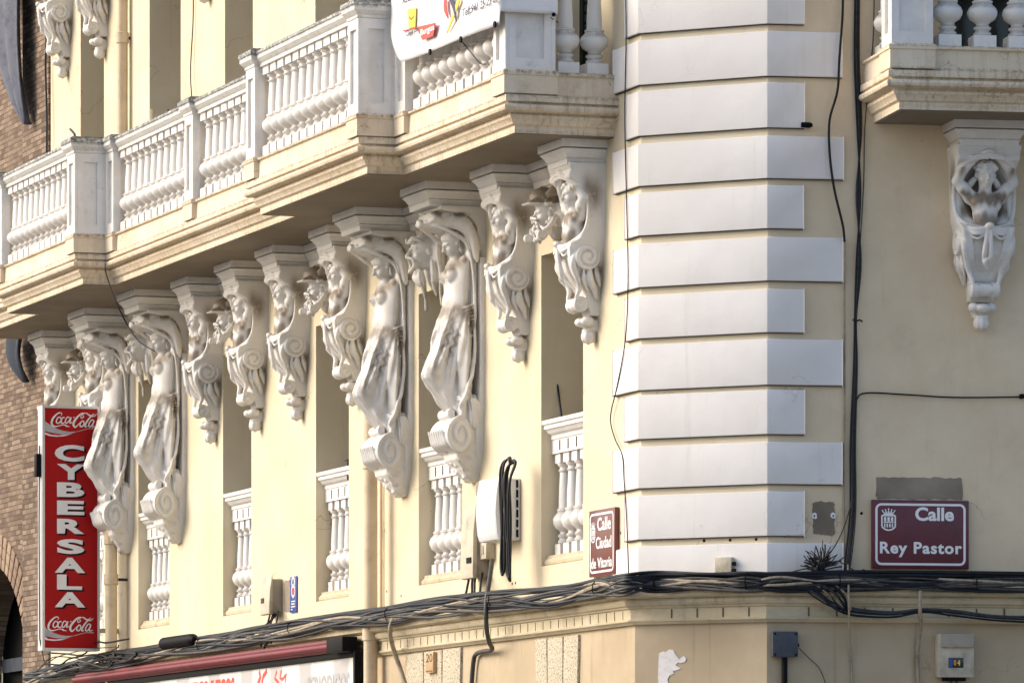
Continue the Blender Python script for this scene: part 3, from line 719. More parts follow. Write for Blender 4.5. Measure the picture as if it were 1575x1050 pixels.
def putto():
    """child figure, both arms raised and hands crossed over the head, cut off at the waist by the cloth"""
    c = Clay((-.22, -.01, -.75), (.22, .32, -.19), .005)
    c.limb([(0, .150, -.70), (0, .148, -.64), (0, .150, -.58), (0, .145, -.52)], [.066, .062, .070, .072], .02)
    for sg in (-1, 1):
        c.ball((sg * .045, .172, -.525), (.048, .045, .05), .018)         # chest
        c.ball((sg * .030, .190, -.61), (.034, .032, .045), .02)          # belly
        c.ball((sg * .083, .138, -.487), .043, .02)                       # shoulder
        c.limb([(sg * .085, .140, -.485), (sg * .128, .150, -.435), (sg * .168, .150, -.392)], [.038, .037, .030], .012)
        c.limb([(sg * .168, .150, -.392), (sg * .140, .180, -.325), (sg * .075, .222, -.258), (sg * .035, .238, -.243)], [.031, .031, .024, .018], .01)
        for k, (dx, dz) in enumerate(((.0, .012), (.004, .002), (.002, -.008), (-.004, -.017))):
            c.curve([(sg * .040, .242, -.240 + dz * .6), (sg * .010, .262, -.232 + dz), (sg * -.022 - sg * dx, .258, -.236 + dz)], [.0085, .0075, .006], .002)
        c.curve([(sg * .042, .244, -.250), (sg * .03, .258, -.262), (sg * .012, .262, -.268)], [.008, .007, .006], .003)
    c.ball((0, .197, -.655), (.010, .010, .008), .004, sub=True)
    c.limb([(0, .148, -.47), (0, .152, -.42)], [.040, .036], .014)
    c.limb([(0, .185, -.50), (0, .195, -.56)], [.006, .006], .006, sub=True)
    T = head(c, 0, .165, -.352, .078, 0, .18)
    rr = random.Random(5)
    for i in range(64):          # curly hair
        a = rr.uniform(-math.pi, math.pi); e = rr.uniform(.10, 1.45)
        q = (math.sin(a) * math.cos(e) * .80, -.12 + math.cos(a) * math.cos(e) * .86, .22 + math.sin(e) * .76)
        if q[1] > .42 and q[2] < .52: continue
        c.ball(T(*q), rr.uniform(.012, .019), .003)
    for sg in (-1, 1):           # curls and small wing like lappets beside the neck
        c.curve([(sg * .058, .130, -.375), (sg * .085, .115, -.41), (sg * .098, .10, -.44)], [.016, .020, .008], .006)
    def dirt(x, p, z):
        z = z + .01 * np.sin(x * 60) + .006 * np.sin(x * 150 + 1)
        d = np.exp(-((z + .497) / .042) ** 4) * np.clip((p - .155) / .02, 0, 1) * .95
        d = d + np.exp(-((z + .63) / .048) ** 4) * np.clip((p - .155) / .02, 0, 1) * .8
        d = d + np.exp(-(((z + .335) / .035) ** 2 + ((np.abs(x) - .150) / .02) ** 2)) * .9
        return np.clip(d, 0, 1)
    return c.mesh('child_figure_shape', 'statue', dirt)

def bud():
    c = Clay((-.12, -.03, -1.37), (.12, .18, -1.14), .005)
    c.ball((0, .055, -1.20), (.070, .070, .036), .01)
    for sg in (-1, 1): c.ball((sg * .058, .075, -1.195), (.036, .045, .034), .008)
    c.ball((0, .105, -1.20), (.050, .040, .032), .008)
    c.ball((0, .045, -1.255), (.050, .050, .020), .01)
    for k in range(7):
        a = k / 7 * 2 * math.pi; x, p = math.sin(a) * .028, .050 + math.cos(a) * .028
        c.ball((x, p, -1.295), (.024, .024, .042), .004)
    c.ball((0, .05, -1.335), (.016, .016, .014), .006)
    c.ball((0, -.0, -1.22), (.06, .05, .05), .02)
    return c.mesh('pendant_shape', 'statue')

def fan(P, Z, p0, z0):
    return np.arctan2(P - p0, -(Z - z0))
def big_corbel():
    """the pier behind the woman, the great scroll below her and the leafy tail"""
    c = Clay((-.31, -.03, -2.12), (.31, .42, -.15), .0075)
    c.slab([(-.03, -.16), (.40, -.16), (.40, -.19), (.30, -.21), (.11, -.25), (.07, -.30), (.042, -.5), (.038, -1.1), (.038, -1.5), (.06, -1.66), (.05, -1.9), (-.03, -2.08)], [(-.16, .262), (-.22, .25), (-.3, .245), (-1.1, .235), (-1.6, .222), (-1.9, .18), (-2.08, .10)], 0, rnd=.01)
    c.volute(.205, -1.775, .132, .02, .212, 1.9, .018, 1, phase=-.9)
    c.limb([(-.08, .205, -1.775), (.08, .205, -1.775)], .120, .01)
    c.slab([(.0, -1.62), (.17, -1.60), (.24, -1.70), (.20, -1.88), (.0, -1.9)], [(-1.6, .175), (-1.9, .17)], .02, rnd=.02)
    for i in range(7):           # leaf crown on the front of the scroll
        a = (i - 3) / 3; x = a * .14
        c.curve([(x, .275, -1.88), (x * 1.05, .318, -1.84), (x * 1.05, .338, -1.79), (x * 1.1, .362, -1.74)], [.012, .020, .015, .006], .005)
    c.volute(.265, -1.625, .040, .05, .12, 1.2, .006, 1)      # curl on top of the scroll
    c.limb([(-.07, .275, -1.632), (.07, .275, -1.632)], .030, .005)
    c.limb([(-.09, .245, -1.66), (.09, .245, -1.66)], .028, .01)
    # tail: broad leaf tapering down to the wall
    c.slab([(-.03, -1.84), (.21, -1.86), (.235, -1.90), (.225, -1.95), (.15, -2.0), (.09, -2.07), (.03, -2.11), (-.03, -2.09)], [(-1.84, .175), (-1.95, .15), (-2.11, .07)], .01, rnd=.02)
    rr = random.Random(9)
    for i in range(26):
        t = rr.random(); sg = rr.choice((-1, 1)); z = -1.93 - t * .16; p = .215 - t * .15 + rr.uniform(-.03, .01)
        c.ball((sg * rr.uniform(.02, .155 - t * .08), p, z), rr.uniform(.014, .024), .005)
    for sg in (-1, 1):
        c.ball((sg * .16, .12, -1.95), (.03, .05, .03), .01, sub=True)
        c.ball((sg * .12, .10, -2.03), (.03, .022, .018), .006, sub=True)
    def dirt(x, p, z):
        side = np.abs(x) > .215
        d = np.exp(-((p - (.20 - (-.25 - z) * .55)) / .05) ** 2) * ((z < -.21) & (z > -.52)) * side
        d = d + np.exp(-(((z + .27) / .035) ** 2)) * ((p > .12) & (p < .30)) * side * .8
        return np.clip(d, 0, 1)
    c.shift(.06, .10, .30)
    return c.mesh('great_corbel_shape', 'statue', dirt, 1)

def woman():
    """veiled woman, bare to the waist, drapery blown outwards below the hips"""
    c = Clay((-.30, .0, -1.74), (.30, .60, -.17), .0066)
    # torso, seen mostly in profile: leaning slightly back, chest forward
    c.limb([(0, .235, -.92), (0, .245, -.80), (0, .235, -.70), (0, .235, -.60), (0, .22, -.545)], [.115, .098, .092, .105, .085], .03)
    for sg in (-1, 1):
        c.limb([(sg * .085, .235, -.93), (sg * .068, .225, -.80), (sg * .078, .215, -.70), (sg * .095, .205, -.60)], [.115, .100, .104, .096], .03)
        c.ball((sg * .125, .205, -.565), (.068, .070, .062), .03)
        c.ball((sg * .075, .305, -.645), (.060, .060, .056), .014)          # breast
        c.ball((sg * .075, .362, -.650), .011, .006)
        c.ball((sg * .075, .215, -.70), (.06, .09, .10), .03)
        c.limb([(sg * .13, .20, -.555), (sg * .168, .155, -.50), (sg * .178, .12, -.44)], [.050, .042, .032], .02)    # arm raised into the veil
        c.limb([(sg * .04, .29, -.555), (sg * .13, .235, -.545)], .012, .012)   # collar bone
    c.ball((0, .325, -.82), (.06, .035, .06), .03); c.ball((0, .362, -.835), .009, .004, sub=True)
    c.limb([(0, .305, -.62), (0, .335, -.73)], .007, .012, sub=True)
    c.limb([(0, .225, -.55), (0, .25, -.47)], [.052, .047], .018)             # neck
    T = head(c, 0, .285, -.405, .100, 0, .42)
    for i in range(9):           # waved hair bound round the head
        a = i / 8
        for sg in (-1, 1):
            c.curve([T(sg * .12, .66 - a * .1, .50 + a * .22), T(sg * .58, .30 - a * .25, .34 + a * .36), T(sg * .74, -.30 - a * .2, .04 + a * .5)], [.010, .014, .010], .003)
    # veil: canopy over the head, closed behind, edge falling down both sides to the hips
    c.slab([(.10, -.29), (.16, -.225), (.26, -.195), (.40, -.185), (.50, -.20), (.525, -.25), (.515, -.285), (.46, -.295), (.40, -.305), (.345, -.315), (.27, -.30), (.20, -.33), (.16, -.40), (.150, -.5), (.145, -.95), (.07, -.95), (.07, -.45)], [(-.18, .19), (-.25, .22), (-.35, .208), (-.55, .196), (-.95, .192)], .012, rnd=.02, curve=.02)
    for sg in (-1, 1):
        # near edge of the veil: a thick rolled seam from the tip round behind the arm
        c.curve([(sg * .10, .525, -.27), (sg * .15, .46, -.300), (sg * .205, .37, -.345), (sg * .218, .26, -.41), (sg * .215, .190, -.48), (sg * .212, .145, -.58), (sg * .212, .122, -.75), (sg * .215, .115, -1.0), (sg * .215, .118, -1.22), (sg * .20, .17, -1.44)], [.016, .014, .013, .013, .013, .012, .012, .012, .012, .010], .008)
        c.curve([(sg * .16, .44, -.265), (sg * .205, .32, -.275), (sg * .222, .22, -.31), (sg * .225, .145, -.40), (sg * .232, .105, -.55)], [.022, .048, .060, .050, .012], .02)
        for a in range(4):      # folds across the canopy
            k = a * .033
            c.curve([(sg * (.06 + k), .52 - k, -.215 + k * .2), (sg * (.15 + k * .8), .40 - k, -.222 - k * .2), (sg * (.232), .27 - k * 1.2, -.268 - k * .5), (sg * .250, .165 - k * .8, -.34 - k * 1.3)], [.005, .011, .013, .004], .005)
    c.ball((0, .54, -.275), (.05, .022, .03), .012)
    # lower body: hips, leading thigh and knee, trailing leg
    c.limb([(.0, .225, -.90), (.0, .225, -1.02)], [.135, .125], .03)
    for sg in (-1, 1):
        c.limb([(sg * .085, .215, -.93), (sg * .118, .225, -1.10), (sg * .122, .215, -1.25), (sg * .120, .20, -1.42), (sg * .10, .18, -1.60)], [.115, .104, .094, .080, .060], .014)
    # cloth blown outwards in front
    sail = [(.10, -.86), (.335, -.86), (.375, -.95), (.385, -1.06), (.425, -1.15), (.475, -1.25), (.508, -1.34), (.505, -1.37), (.455, -1.44), (.375, -1.53), (.305, -1.62), (.25, -1.70), (.10, -1.70)]
    c.slab(sail, [(-.86, .140), (-1.0, .135), (-1.2, .105), (-1.4, .09), (-1.7, .14)], .02, rnd=.03,
           extra=lambda X, P, Z: .009 * np.sin(X * 85 + Z * 4) * np.clip((-.88 - Z) / .1, 0, 1) + 0 * P)
    for sg in (-1, 1):
        lines = [[(.155, .345, -.90), (.165, .375, -1.02), (.150, .420, -1.18), (.115, .470, -1.32)],
                 [(.170, .320, -.93), (.170, .350, -1.08), (.150, .395, -1.24), (.125, .435, -1.40)],
                 [(.178, .295, -.98), (.172, .325, -1.14), (.155, .355, -1.30), (.135, .385, -1.47)],
                 [(.182, .300, -1.10), (.165, .310, -1.25), (.150, .325, -1.42), (.145, .33, -1.56)]]
        for L_ in lines: c.curve([(sg * (a - .032 - .012 * i), b, d) for i, (a, b, d) in enumerate(L_)], [.006, .017, .018, .007], .005)
        # hip folds sweeping from the belly down and back
        for k in range(6):
            z = -.862 - k * .028
            c.curve([(sg * .075, .345 + k * .002, z - .008), (sg * .165, .285, z - .028 - k * .004), (sg * .205, .20, z - .012 + k * .004), (sg * .205, .13, z + .012)], [.007, .013, .013, .006], .003)
        # deep grooves between the folds of the blown cloth and round the leading leg
        for i, G in enumerate(([(.175, .318, -.95), (.165, .312, -1.10), (.150, .305, -1.28), (.140, .295, -1.46)], [(.150, .350, -.96), (.135, .362, -1.10), (.115, .385, -1.26), (.105, .405, -1.42)],
                              [(.140, .370, -.98), (.118, .395, -1.12), (.100, .435, -1.26), (.085, .46, -1.36)], [(.150, .335, -1.06), (.130, .335, -1.22), (.112, .345, -1.38), (.12, .33, -1.54)],
                              [(.215, .165, -.99), (.222, .150, -1.12), (.215, .150, -1.28)], [(.205, .215, -1.50), (.20, .235, -1.58), (.19, .26, -1.64)])):
            c.curve([(sg * a, b, d) for a, b, d in G], [.004, .013, .013, .004], .004, sub=True)
        # garter-like band across the thigh and folds falling to the scroll
        c.curve([(sg * .165, .275, -1.075), (sg * .195, .215, -1.082), (sg * .195, .14, -1.075)], .006, .004)
        for k in range(5):
            c.curve([(sg * .205, .120 + k * .012, -1.20 - k * .04), (sg * .212, .145 + k * .022, -1.36 - k * .03), (sg * .20, .215 + k * .02, -1.50 - k * .015), (sg * .185, .25 + k * .012, -1.60)], [.005, .012, .014, .006], .006)
        for k in range(4):
            c.curve([(sg * .210, .24 - k * .035, -1.48 - k * .015), (sg * .212, .185 - k * .03, -1.56), (sg * .205, .16 - k * .03, -1.66), (sg * .19, .15 - k * .035, -1.73)], [.006, .014, .013, .005], .006)
        for k in range(3):
            c.curve([(sg * .200, .17 + k * .035, -1.16 - k * .05), (sg * .203, .20 + k * .02, -1.25 - k * .02), (sg * .19, .235, -1.34)], [.002, .005, .002], .004)
    c.slab([(.08, -1.50), (.30, -1.50), (.27, -1.66), (.16, -1.72), (.08, -1.72)], [(-1.5, .19), (-1.72, .18)], .03, rnd=.02,
           extra=lambda X, P, Z: .008 * np.sin(P * 170 + Z * 30))
    c.warp(lambda X, P, Z: .0062 * np.sin(fan(P, Z, .15, -.60) * 46) * np.clip((-.92 - Z) / .10, 0, 1) * np.clip((np.abs(X) - .06) / .04, 0, 1))
    c.warp(lambda X, P, Z: .0022 * np.sin((Z * 1.3 + P * .8) * 90) * np.clip((Z + .33) / .03, 0, 1) + 0 * X)
    def dirt(x, p, z):
        p = p + .012 * np.sin(z * 70 + x * 40); z = z + .012 * np.sin(p * 60 + x * 30)
        # dust lying on the chest, over the hips and on the veil
        ch = np.exp(-((z + .545 + (p - .27) * .60) / .042) ** 2) * np.clip((p - .19) / .04, 0, 1) * np.clip((z + .69) / .03, 0, 1)
        hp = np.exp(-(((z + .90) / .055) ** 2)) * (p > .14)
        hb = np.exp(-(((z + .985) / .06) ** 2 + ((p - .165) / .06) ** 2)) * (np.abs(x) > .1)
        vl = np.exp(-(((z + .215) / .022) ** 2)) * (np.sin(p * 42 + 1.0) > .1) * .8
        tp = np.exp(-(((z + 1.33) / .07) ** 2 + ((p - .46) / .035) ** 2)) * .5
        fd = np.exp(-(((z + 1.12) / .13) ** 2)) * np.clip(np.sin(np.arctan2(p - .2, -(z + .72)) * 46 + 1), 0, 1) * (p > .30) * .7
        return np.clip(ch * .95 + hp * .8 + hb * .95 + vl + tp + fd, 0, 1)
    c.shift(.078, .10, .31)
    return c.mesh('woman_figure_shape', 'statue', dirt, 1)

def mask_small():
    """bearded face under a winged cap, among curling leaves"""
    c = Clay((-.24, -.03, -.22), (.24, .29, .24), .0055); rr = random.Random(11)
    c.ball((0, .02, -.01), (.15, .06, .17), .02)
    T = head(c, 0, .10, .0, .098, 0, .12)
    c.ball((0, .105, .105), (.098, .11, .075), .01)                              # cap
    c.slab([(.10, .07), (.245, .055), (.252, .068), (.20, .095), (.10, .12)], [(.05, .085), (.12, .07)], .006, rnd=.006)
    for sg in (-1, 1):
        for k in range(5): c.curve([(sg * .085, .12, .10 + k * .006), (sg * (.125 + k * .008), .08, .12 + k * .018), (sg * (.155 + k * .006), .03, .115 + k * .024)], [.014, .012, .005], .004)
        for k in range(3): c.volute(.09 + k * .045, -.10 - k * .03, .030, .10 + k * .01, .135 + k * .01, 1.3, .006, sg)
        c.curve([(sg * .10, .06, -.02), (sg * .15, .10, -.07), (sg * .14, .15, -.12), (sg * .11, .17, -.10)], [.014, .018, .014, .010], .005)
    for i in range(46):
        a = rr.uniform(-1.5, 1.5); z = rr.uniform(-.19, -.04); r = .085 + (z + .19) * .1
        c.ball((math.sin(a) * r, .09 + math.cos(a) * r * .95, z), rr.uniform(.012, .021), .003)
    for i in range(24):
        a = rr.uniform(-1.6, 1.6); c.ball((math.sin(a) * .105, .10 + math.cos(a) * .07, rr.uniform(.02, .10)) if abs(a) > .9 else (math.sin(a) * .09, .05, .1), rr.uniform(.012, .018), .003)
    c.ball((0, .18, -.075), (.026, .03, .014), .003, sub=True)
    c.limb([(-.055, .185, -.045), (0, .20, -.035), (.055, .185, -.045)], [.008, .014, .008], .004)
    return c.mesh('cap_mask_shape', 'statue', lambda x, p, z: np.clip((z > .065) * (z < .2) * .95 + (z < -.10) * (p < .1) * .4, 0, 1))
def mask_big():
    """open mouthed face with furrowed brow, ribbons hanging at both sides"""
    c = Clay((-.30, -.03, -.42), (.30, .31, .33), .0065)
    c.ball((0, .03, 0), (.19, .07, .24), .02)
    T = head(c, 0, .115, .03, .135, 0, .05)
    c.ball((0, .24, -.062), (.040, .05, .045), .006, sub=True)                   # open mouth
    c.limb([(-.045, .215, -.03), (0, .245, -.018), (.045, .215, -.03), (.052, .20, -.075), (0, .225, -.125), (-.052, .20, -.075), (-.045, .215, -.03)], .012, .005)
    for sg in (-1, 1):
        c.curve([(sg * .02, .235, .09), (sg * .07, .215, .115), (sg * .11, .17, .09)], [.014, .018, .008], .006)
        for k in range(5): c.curve([(sg * (.02 + k * .025), .15 - k * .01, .16), (sg * (.04 + k * .035), .16 - k * .02, .22), (sg * (.09 + k * .032), .08, .23 - k * .02), (sg * (.13 + k * .012), .06, .15 - k * .02)], [.010, .020, .018, .008], .004)
        c.curve([(sg * .17, .05, .14), (sg * .20, .07, .04), (sg * .185, .06, -.06), (sg * .20, .05, -.16), (sg * .18, .045, -.28), (sg * .19, .035, -.37)], [.014, .020, .012, .016, .010, .014], .005)
        c.curve([(sg * .14, .10, -.05), (sg * .155, .09, -.14), (sg * .13, .08, -.22), (sg * .135, .06, -.30)], [.012, .022, .016, .008], .006)
    for k in range(7): c.curve([((k - 3) * .018, .16, -.11), ((k - 3) * .022, .17, -.16), ((k - 3) * .012, .14, -.22)], [.012, .014, .006], .003)
    for k in range(9):
        a = (k - 4) * .3; c.limb([(math.sin(a) * .05, .10 + math.cos(a) * .05, .15), (math.sin(a) * .16, .06 + math.cos(a) * .04, .22 + math.cos(a) * .06)], [.018, .010], .006)
    return c.mesh('open_mouth_mask_shape', 'statue', lambda x, p, z: np.clip((z > .14) * .5 + (z < -.2) * .3, 0, 1))

ME_SC, ME_PU, ME_BUD, ME_BC, ME_WO, ME_MS, ME_MB = small_corbel(), putto(), bud(), big_corbel(), woman(), mask_small(), mask_big()
ME_WO.transform(Matrix.Translation((0, .045, 0)))
ME_PU.transform(Matrix.Translation((0, -.15, -.47)) @ Matrix.Diagonal((1.12, 1.06, 1.10, 1)) @ Matrix.Translation((0, .15, .47)))
def bracket(fr, x, z, big, label=None):
    b = new_obj('figure_bracket', ME_BC if big else ME_SC, B, fr.w(x, 0, z) - BO, fr.ang)
    if label: b['label'] = label
    new_obj('abacus', ME_AB_B if big else ME_AB_S, b)
    if big: new_obj('woman_figure', ME_WO, b)
    else: new_obj('child_figure', ME_PU, b); new_obj('pendant_bud', ME_BUD, b)
    return b
ZS = SOF - .004
SM = [-.905, -2.385, -6.345, -7.835, -9.02, -10.36, -13.80, -15.30]; BG = [-3.505, -5.185, -11.51, -13.205]
for x in SM: bracket(FL, x, ZS, False)
for x in BG: bracket(FL, x, ZS, True)
bracket(FR, 1.415, ZS - .01, False)
for x in (-10.55, -14.0, -15.35): bracket(FL, x, 10.18, False)
bracket(FR, 3.0, ZS - .01, False)
# entablature and keystone mask between the two brackets of a pair
for a, b, big in ((-2.385, -.905, 0), (-5.185, -3.505, 1), (-7.835, -6.345, 0), (-10.36, -9.02, 0), (-13.205, -11.51, 1), (-15.30, -13.80, 0)):
    h = .29 if big else .25; x0, x1 = a + h - .003, b - h + .003; pp = .10 if big else .075
    m = MB(); m.outline([(x0, -.02), (x1, -.02), (x1, pp), (x0, pp)], [(d * .98, z + ZS) for d, z in ABX], (0, 1, 3))
    l = inB(m, 'entablature', 'abacus', FL)
    me = ME_MB if big else ME_MS; zc = 6.12 if big else 6.135
    new_obj('keystone_mask', me, B, FL.w((x0 + x1) / 2, 0, zc) - BO, FL.ang)
# ================================================================= helpers for things on the walls
def wallthing(name, label, cat, fr, x, z, p=0, group=None): return thing(name, fr, x, p, z, label, cat, group)
def fit(name, s, mat, parent, x0, x1, z0, z1, p, bold=.02, shear=0, ext=.001, font_sp=1.):
    o = text(name, s, .2, mat, parent, (0, 0, 0), 1, bold, ext, shear, 'LEFT', font_sp); me = o.data
    xs = [v.co.x for v in me.vertices]; zs = [v.co.z for v in me.vertices]
    a, b, c, d = min(xs), max(xs), min(zs), max(zs)
    for v in me.vertices:
        v.co.x = x0 + (v.co.x - a) / (b - a) * (x1 - x0); v.co.z = z0 + (v.co.z - c) / (d - c) * (z1 - z0)
    o.location = (0, -p, 0); return o
def ribbon(mb, pts, w, p0, p1):
    """flat strip in the (x, z) plane"""
    P = [Vector(q) for q in pts]; n = len(P)
    w = list(np.interp(np.linspace(0, 1, n), np.linspace(0, 1, len(w)), w)) if not isinstance(w, (int, float)) else [w] * n
    rings = []
    for i, q in enumerate(P):
        t = (P[min(i + 1, n - 1)] - P[max(i - 1, 0)]).normalized(); nn = Vector((-t.y, t.x)) * w[i] / 2
        a, b = q + nn, q - nn
        rings.append([(a.x, p0, a.y), (b.x, p0, b.y), (b.x, p1, b.y), (a.x, p1, a.y)])
    return mb.loft(rings)
def rrect(x0, x1, z0, z1, r, n=6):
    out = []
    for cx, cz, a0 in ((x1 - r, z1 - r, 0), (x0 + r, z1 - r, 90), (x0 + r, z0 + r, 180), (x1 - r, z0 + r, 270)):
        for k in range(n + 1): a = R(a0 + 90 * k / n); out.append((cx + r * math.cos(a), cz + r * math.sin(a)))
    return out
def worldtube(o, name, mat, pts, r, n=7):
    """tube through world points as part (or whole) of the thing o"""
    L = o.location if o is not None else Vector()
    inv = o.rotation_euler.to_matrix().inverted() if o is not None else Matrix.Identity(3)
    q = [inv @ (Vector(p) - L) for p in pts]
    return MB().tube([(v.x, -v.y, v.z) for v in q], r, n).build(name, mat, o, smooth=60)
def pt(fr, px, py, p=.02):
    x, z = fr.at(px, py, p); return fr.w(x, p, z)
def cable(name, label, cat, pts, r, mat='cable', group=None, n=6):
    """one hanging cable through (frame, px, py, p) stations"""
    W_ = catmull([pt(*q) for q in pts], n)
    m = MB(); m.tube([(v.x - W_[0].x, -(v.y - W_[0].y), v.z - W_[0].z) for v in W_], r, 7)
    o = m.build(name, mat, None, tuple(W_[0]), smooth=60); return tag(o, label, cat, group)
rg = random.Random(21)

# ---------------------------------------------------------------- lintel stones of the shop windows, plaster and dark patches
def px_poly(fr, p, pts): return [fr.at(a, b, p) for a, b in pts]
for grp in ([(624, 650, 1006), (652, 679, 1002), (681, 708, 998)], [(823, 840, 983), (842, 865, 981), (867, 889, 978)]):
    for i, (a, b, y) in enumerate(grp):
        sp = (.03, 0, -.03)[i]
        (xa, z1), (xb, _) = FL.at(a, y, GP + .02), FL.at(b, y, GP + .02)
        m = MB(); m.prism([(xa, z1), (xb, z1), (xb - .004 + sp * (1 if i != 1 else 0) , z1 - .5), (xa + .004 + sp, z1 - .5)], GP - .01, GP + .02)
        inB(m, 'lintel_stone', 'roughcast', FL, bevel=.004)
def blob(fr, x0, x1, z0, z1, p, t, jag, seed, n=44):
    r_ = random.Random(seed); pts = []
    for x, z in rrect(x0, x1, z0, z1, min(x1 - x0, z1 - z0) * .12, 3):
        pts.append((x, z))
    out = []
    for i in range(len(pts)):
        a, b = Vector(pts[i]), Vector(pts[(i + 1) % len(pts)]); k = max(1, int((b - a).length / ((x1 - x0 + z1 - z0) * 2 / n)))
        for j in range(k): q = a.lerp(b, j / k); out.append((q.x + r_.uniform(-jag, jag), q.y + r_.uniform(-jag, jag)))
    m = MB(); m.prism(out, p, p + t); return m
def rect(fr, x0, y0, x1, y1, p=0):
    a, b = fr.at(x0, y0, p), fr.at(x1, y1, p); return a[0], b[0], b[1], a[1]
a = rect(FR, 1347, 733, 1480, 768); inB(blob(FR, *a, -.001, .005, .006, 1), 'wall_patch', 'cement_and_dark_patch', FR)
a = rect(FR, 1250, 771, 1283, 822); inB(blob(FR, *a, -.001, .005, .006, 2), 'wall_patch', 'cement_and_dark_patch', FR)
a = rect(FL, 437.5, 893, 447, 940); inB(blob(FL, a[0], a[1], a[2] , a[3] , -.001, .005, .006, 3), 'wall_patch', 'cement_and_dark_patch', FL)  # dark patch on the wall right of the electric box
for px in (1252, 1281):
    x, z = FR.at(px, 793); m = MB(); m.prism([(x + rg.uniform(.014, .024) * math.cos(k / 11 * 6.283), z + rg.uniform(.014, .026) * math.sin(k / 11 * 6.283)) for k in range(11)], .003, .009); q = inB(m, 'wall_plug', 'letter', FR)
    m = MB(); m.lathe([(.006, .009), (.006, .0105)], 10, (x, 0, z), 'p'); m.build('screw_hole', 'black', q)
holes = [(FR, 1325, 789), (FR, 1328, 877), (FC, 1083, 831), (FC, 1123, 830), (FC, 1163, 829), (FL, 955, 819), (FL, 788, 897), (FL, 793, 896), (FL, 617, 916), (FL, 595, 909), (FR, 1450, 881)]
for fr, px, py in holes:
    x, z = fr.at(px, py); m = MB(); m.lathe([(.009, -.002), (.010, .0015), (.006, .003)], 10, (x, 0, z), 'p'); inB(m, 'drill_hole', 'black', fr)
x, z = FC.at(1012, 1050, GP); pp = [(1013, 1062), (1012.5, 1040), (1013, 1020), (1014, 1004), (1020, 1001), (1024, 1002), (1030, 998), (1036, 999), (1038, 1004), (1042, 1009), (1045, 1013), (1052, 1008), (1056, 1012), (1054, 1017), (1047, 1019), (1043, 1018), (1039, 1022), (1043, 1025), (1048, 1027), (1041, 1030), (1035, 1031), (1037, 1035), (1030, 1038), (1027, 1044), (1028, 1050), (1024, 1062)]
m = MB(); m.prism(px_poly(FC, GP, pp), GP - .001, GP + .004); inB(m, 'torn_paper', 'paper', FC)

# ---------------------------------------------------------------- street name plates
def crest(parent, x0, x1, z0, z1, p):
    w, h = x1 - x0, z1 - z0; cx = (x0 + x1) / 2; m = MB()
    cz = z0 + h * .70
    m.prism([(cx - w * .36, cz), (cx + w * .36, cz), (cx + w * .36, cz + h * .07), (cx - w * .36, cz + h * .07)], p, p + .0012)
    for k in range(5):
        a = (k - 2) / 2; bx = cx + a * w * .30; tx = cx + a * w * .46; tz = z1 - abs(a) * h * .08
        m.prism([(bx - w * .075, cz + h * .075), (bx + w * .075, cz + h * .075), (tx + w * .02, tz - h * .05), (tx - w * .02, tz - h * .05)], p, p + .0012)
        m.lathe([(w * .055, p), (w * .055, p + .0013)], 8, (tx, 0, tz - h * .03), 'p')
    out = [(cx - w * .5, z0 + h * .67), (cx + w * .5, z0 + h * .67), (cx + w * .5, z0 + h * .16), (cx + w * .3, z0 + h * .05), (cx, z0), (cx - w * .3, z0 + h * .05), (cx - w * .5, z0 + h * .16)]
    for i in range(len(out)):
        a, b = out[i], out[(i + 1) % len(out)]; ribbon(m, [a, b], w * .11, p + i * .00004, p + .0013 + i * .00004)
    for k in range(3):
        x = cx + (k - 1) * w * .26; m.box(x - w * .085, x + w * .085, p, p + .0012, z0 + h * .40, z0 + h * .60)
    m.box(cx - w * .38, cx + w * .38, p, p + .0012, z0 + h * .34, z0 + h * .385)
    for k in range(4):
        x = cx + (k - 1.5) * w * .19; m.box(x - w * .05, x + w * .05, p, p + .0012, z0 + h * .13, z0 + h * .31)
    return m.build('crest', 'letter', parent)
def plate(fr, x0, x1, z0, z1, mat, label, r=.04):
    t = wallthing('street_name_plate', label, 'street sign', fr, (x0 + x1) / 2, z0); w, h = (x1 - x0) / 2, z1 - z0
    m = MB(); m.box(-w, w, .004, .034, 0, h); m.build('plate', mat, t, bevel=.003)
    b = MB(); ins = .022; lw = .015; o_ = rrect(-w + ins, w - ins, ins, h - ins, r); i_ = rrect(-w + ins + lw, w - ins - lw, ins + lw, h - ins - lw, r - lw)
    n = len(o_); vs = [(x, .036, z) for x, z in o_] + [(x, .036, z) for x, z in i_]
    b.add(vs + [(x, .0335, z) for x, p, z in vs], [(i, (i + 1) % n, n + (i + 1) % n, n + i) for i in range(n)] + [(i, (i + 1) % n, 2 * n + (i + 1) % n, 2 * n + i) for i in range(n)] + [(n + i, n + (i + 1) % n, 3 * n + (i + 1) % n, 3 * n + i) for i in range(n)])
    b.build('border', 'letter', t); return t
x0, z1 = FR.at(1341, 768, .03); x1, z0 = FR.at(1490, 875, .03)
t = plate(FR, x0, x1, z0, z1, 'maroon', 'maroon street name plate reading Calle Rey Pastor, on the right wall'); cx = (x0 + x1) / 2
def SR(a, b): x, z = FR.at(1330 + a / 8.753, 760 + b / 8.753, .036); return x - cx, z - z0
def fitR(s, a, b, c, d, **k): (xa, za), (xb, zb) = SR(a, d), SR(c, b); return fit('lettering', s, 'letter', t, xa, xb, za, zb, .0358, **k)
fitR('Calle', 680, 175, 1200, 355, bold=.03); fitR('Rey Pastor', 205, 645, 1310, 840, bold=.03, font_sp=1.12)
(xa, za), (xb, zb) = SR(232, 480), SR(412, 185); crest(t, xa, xb, za, zb, .0345)
x0, z1 = FL.at(907, 786, .03); x1, z0 = FL.at(946.5, 882, .03); z1 = z0 + (FR.at(1341, 768)[1] - FR.at(1341, 875)[1]) * .98
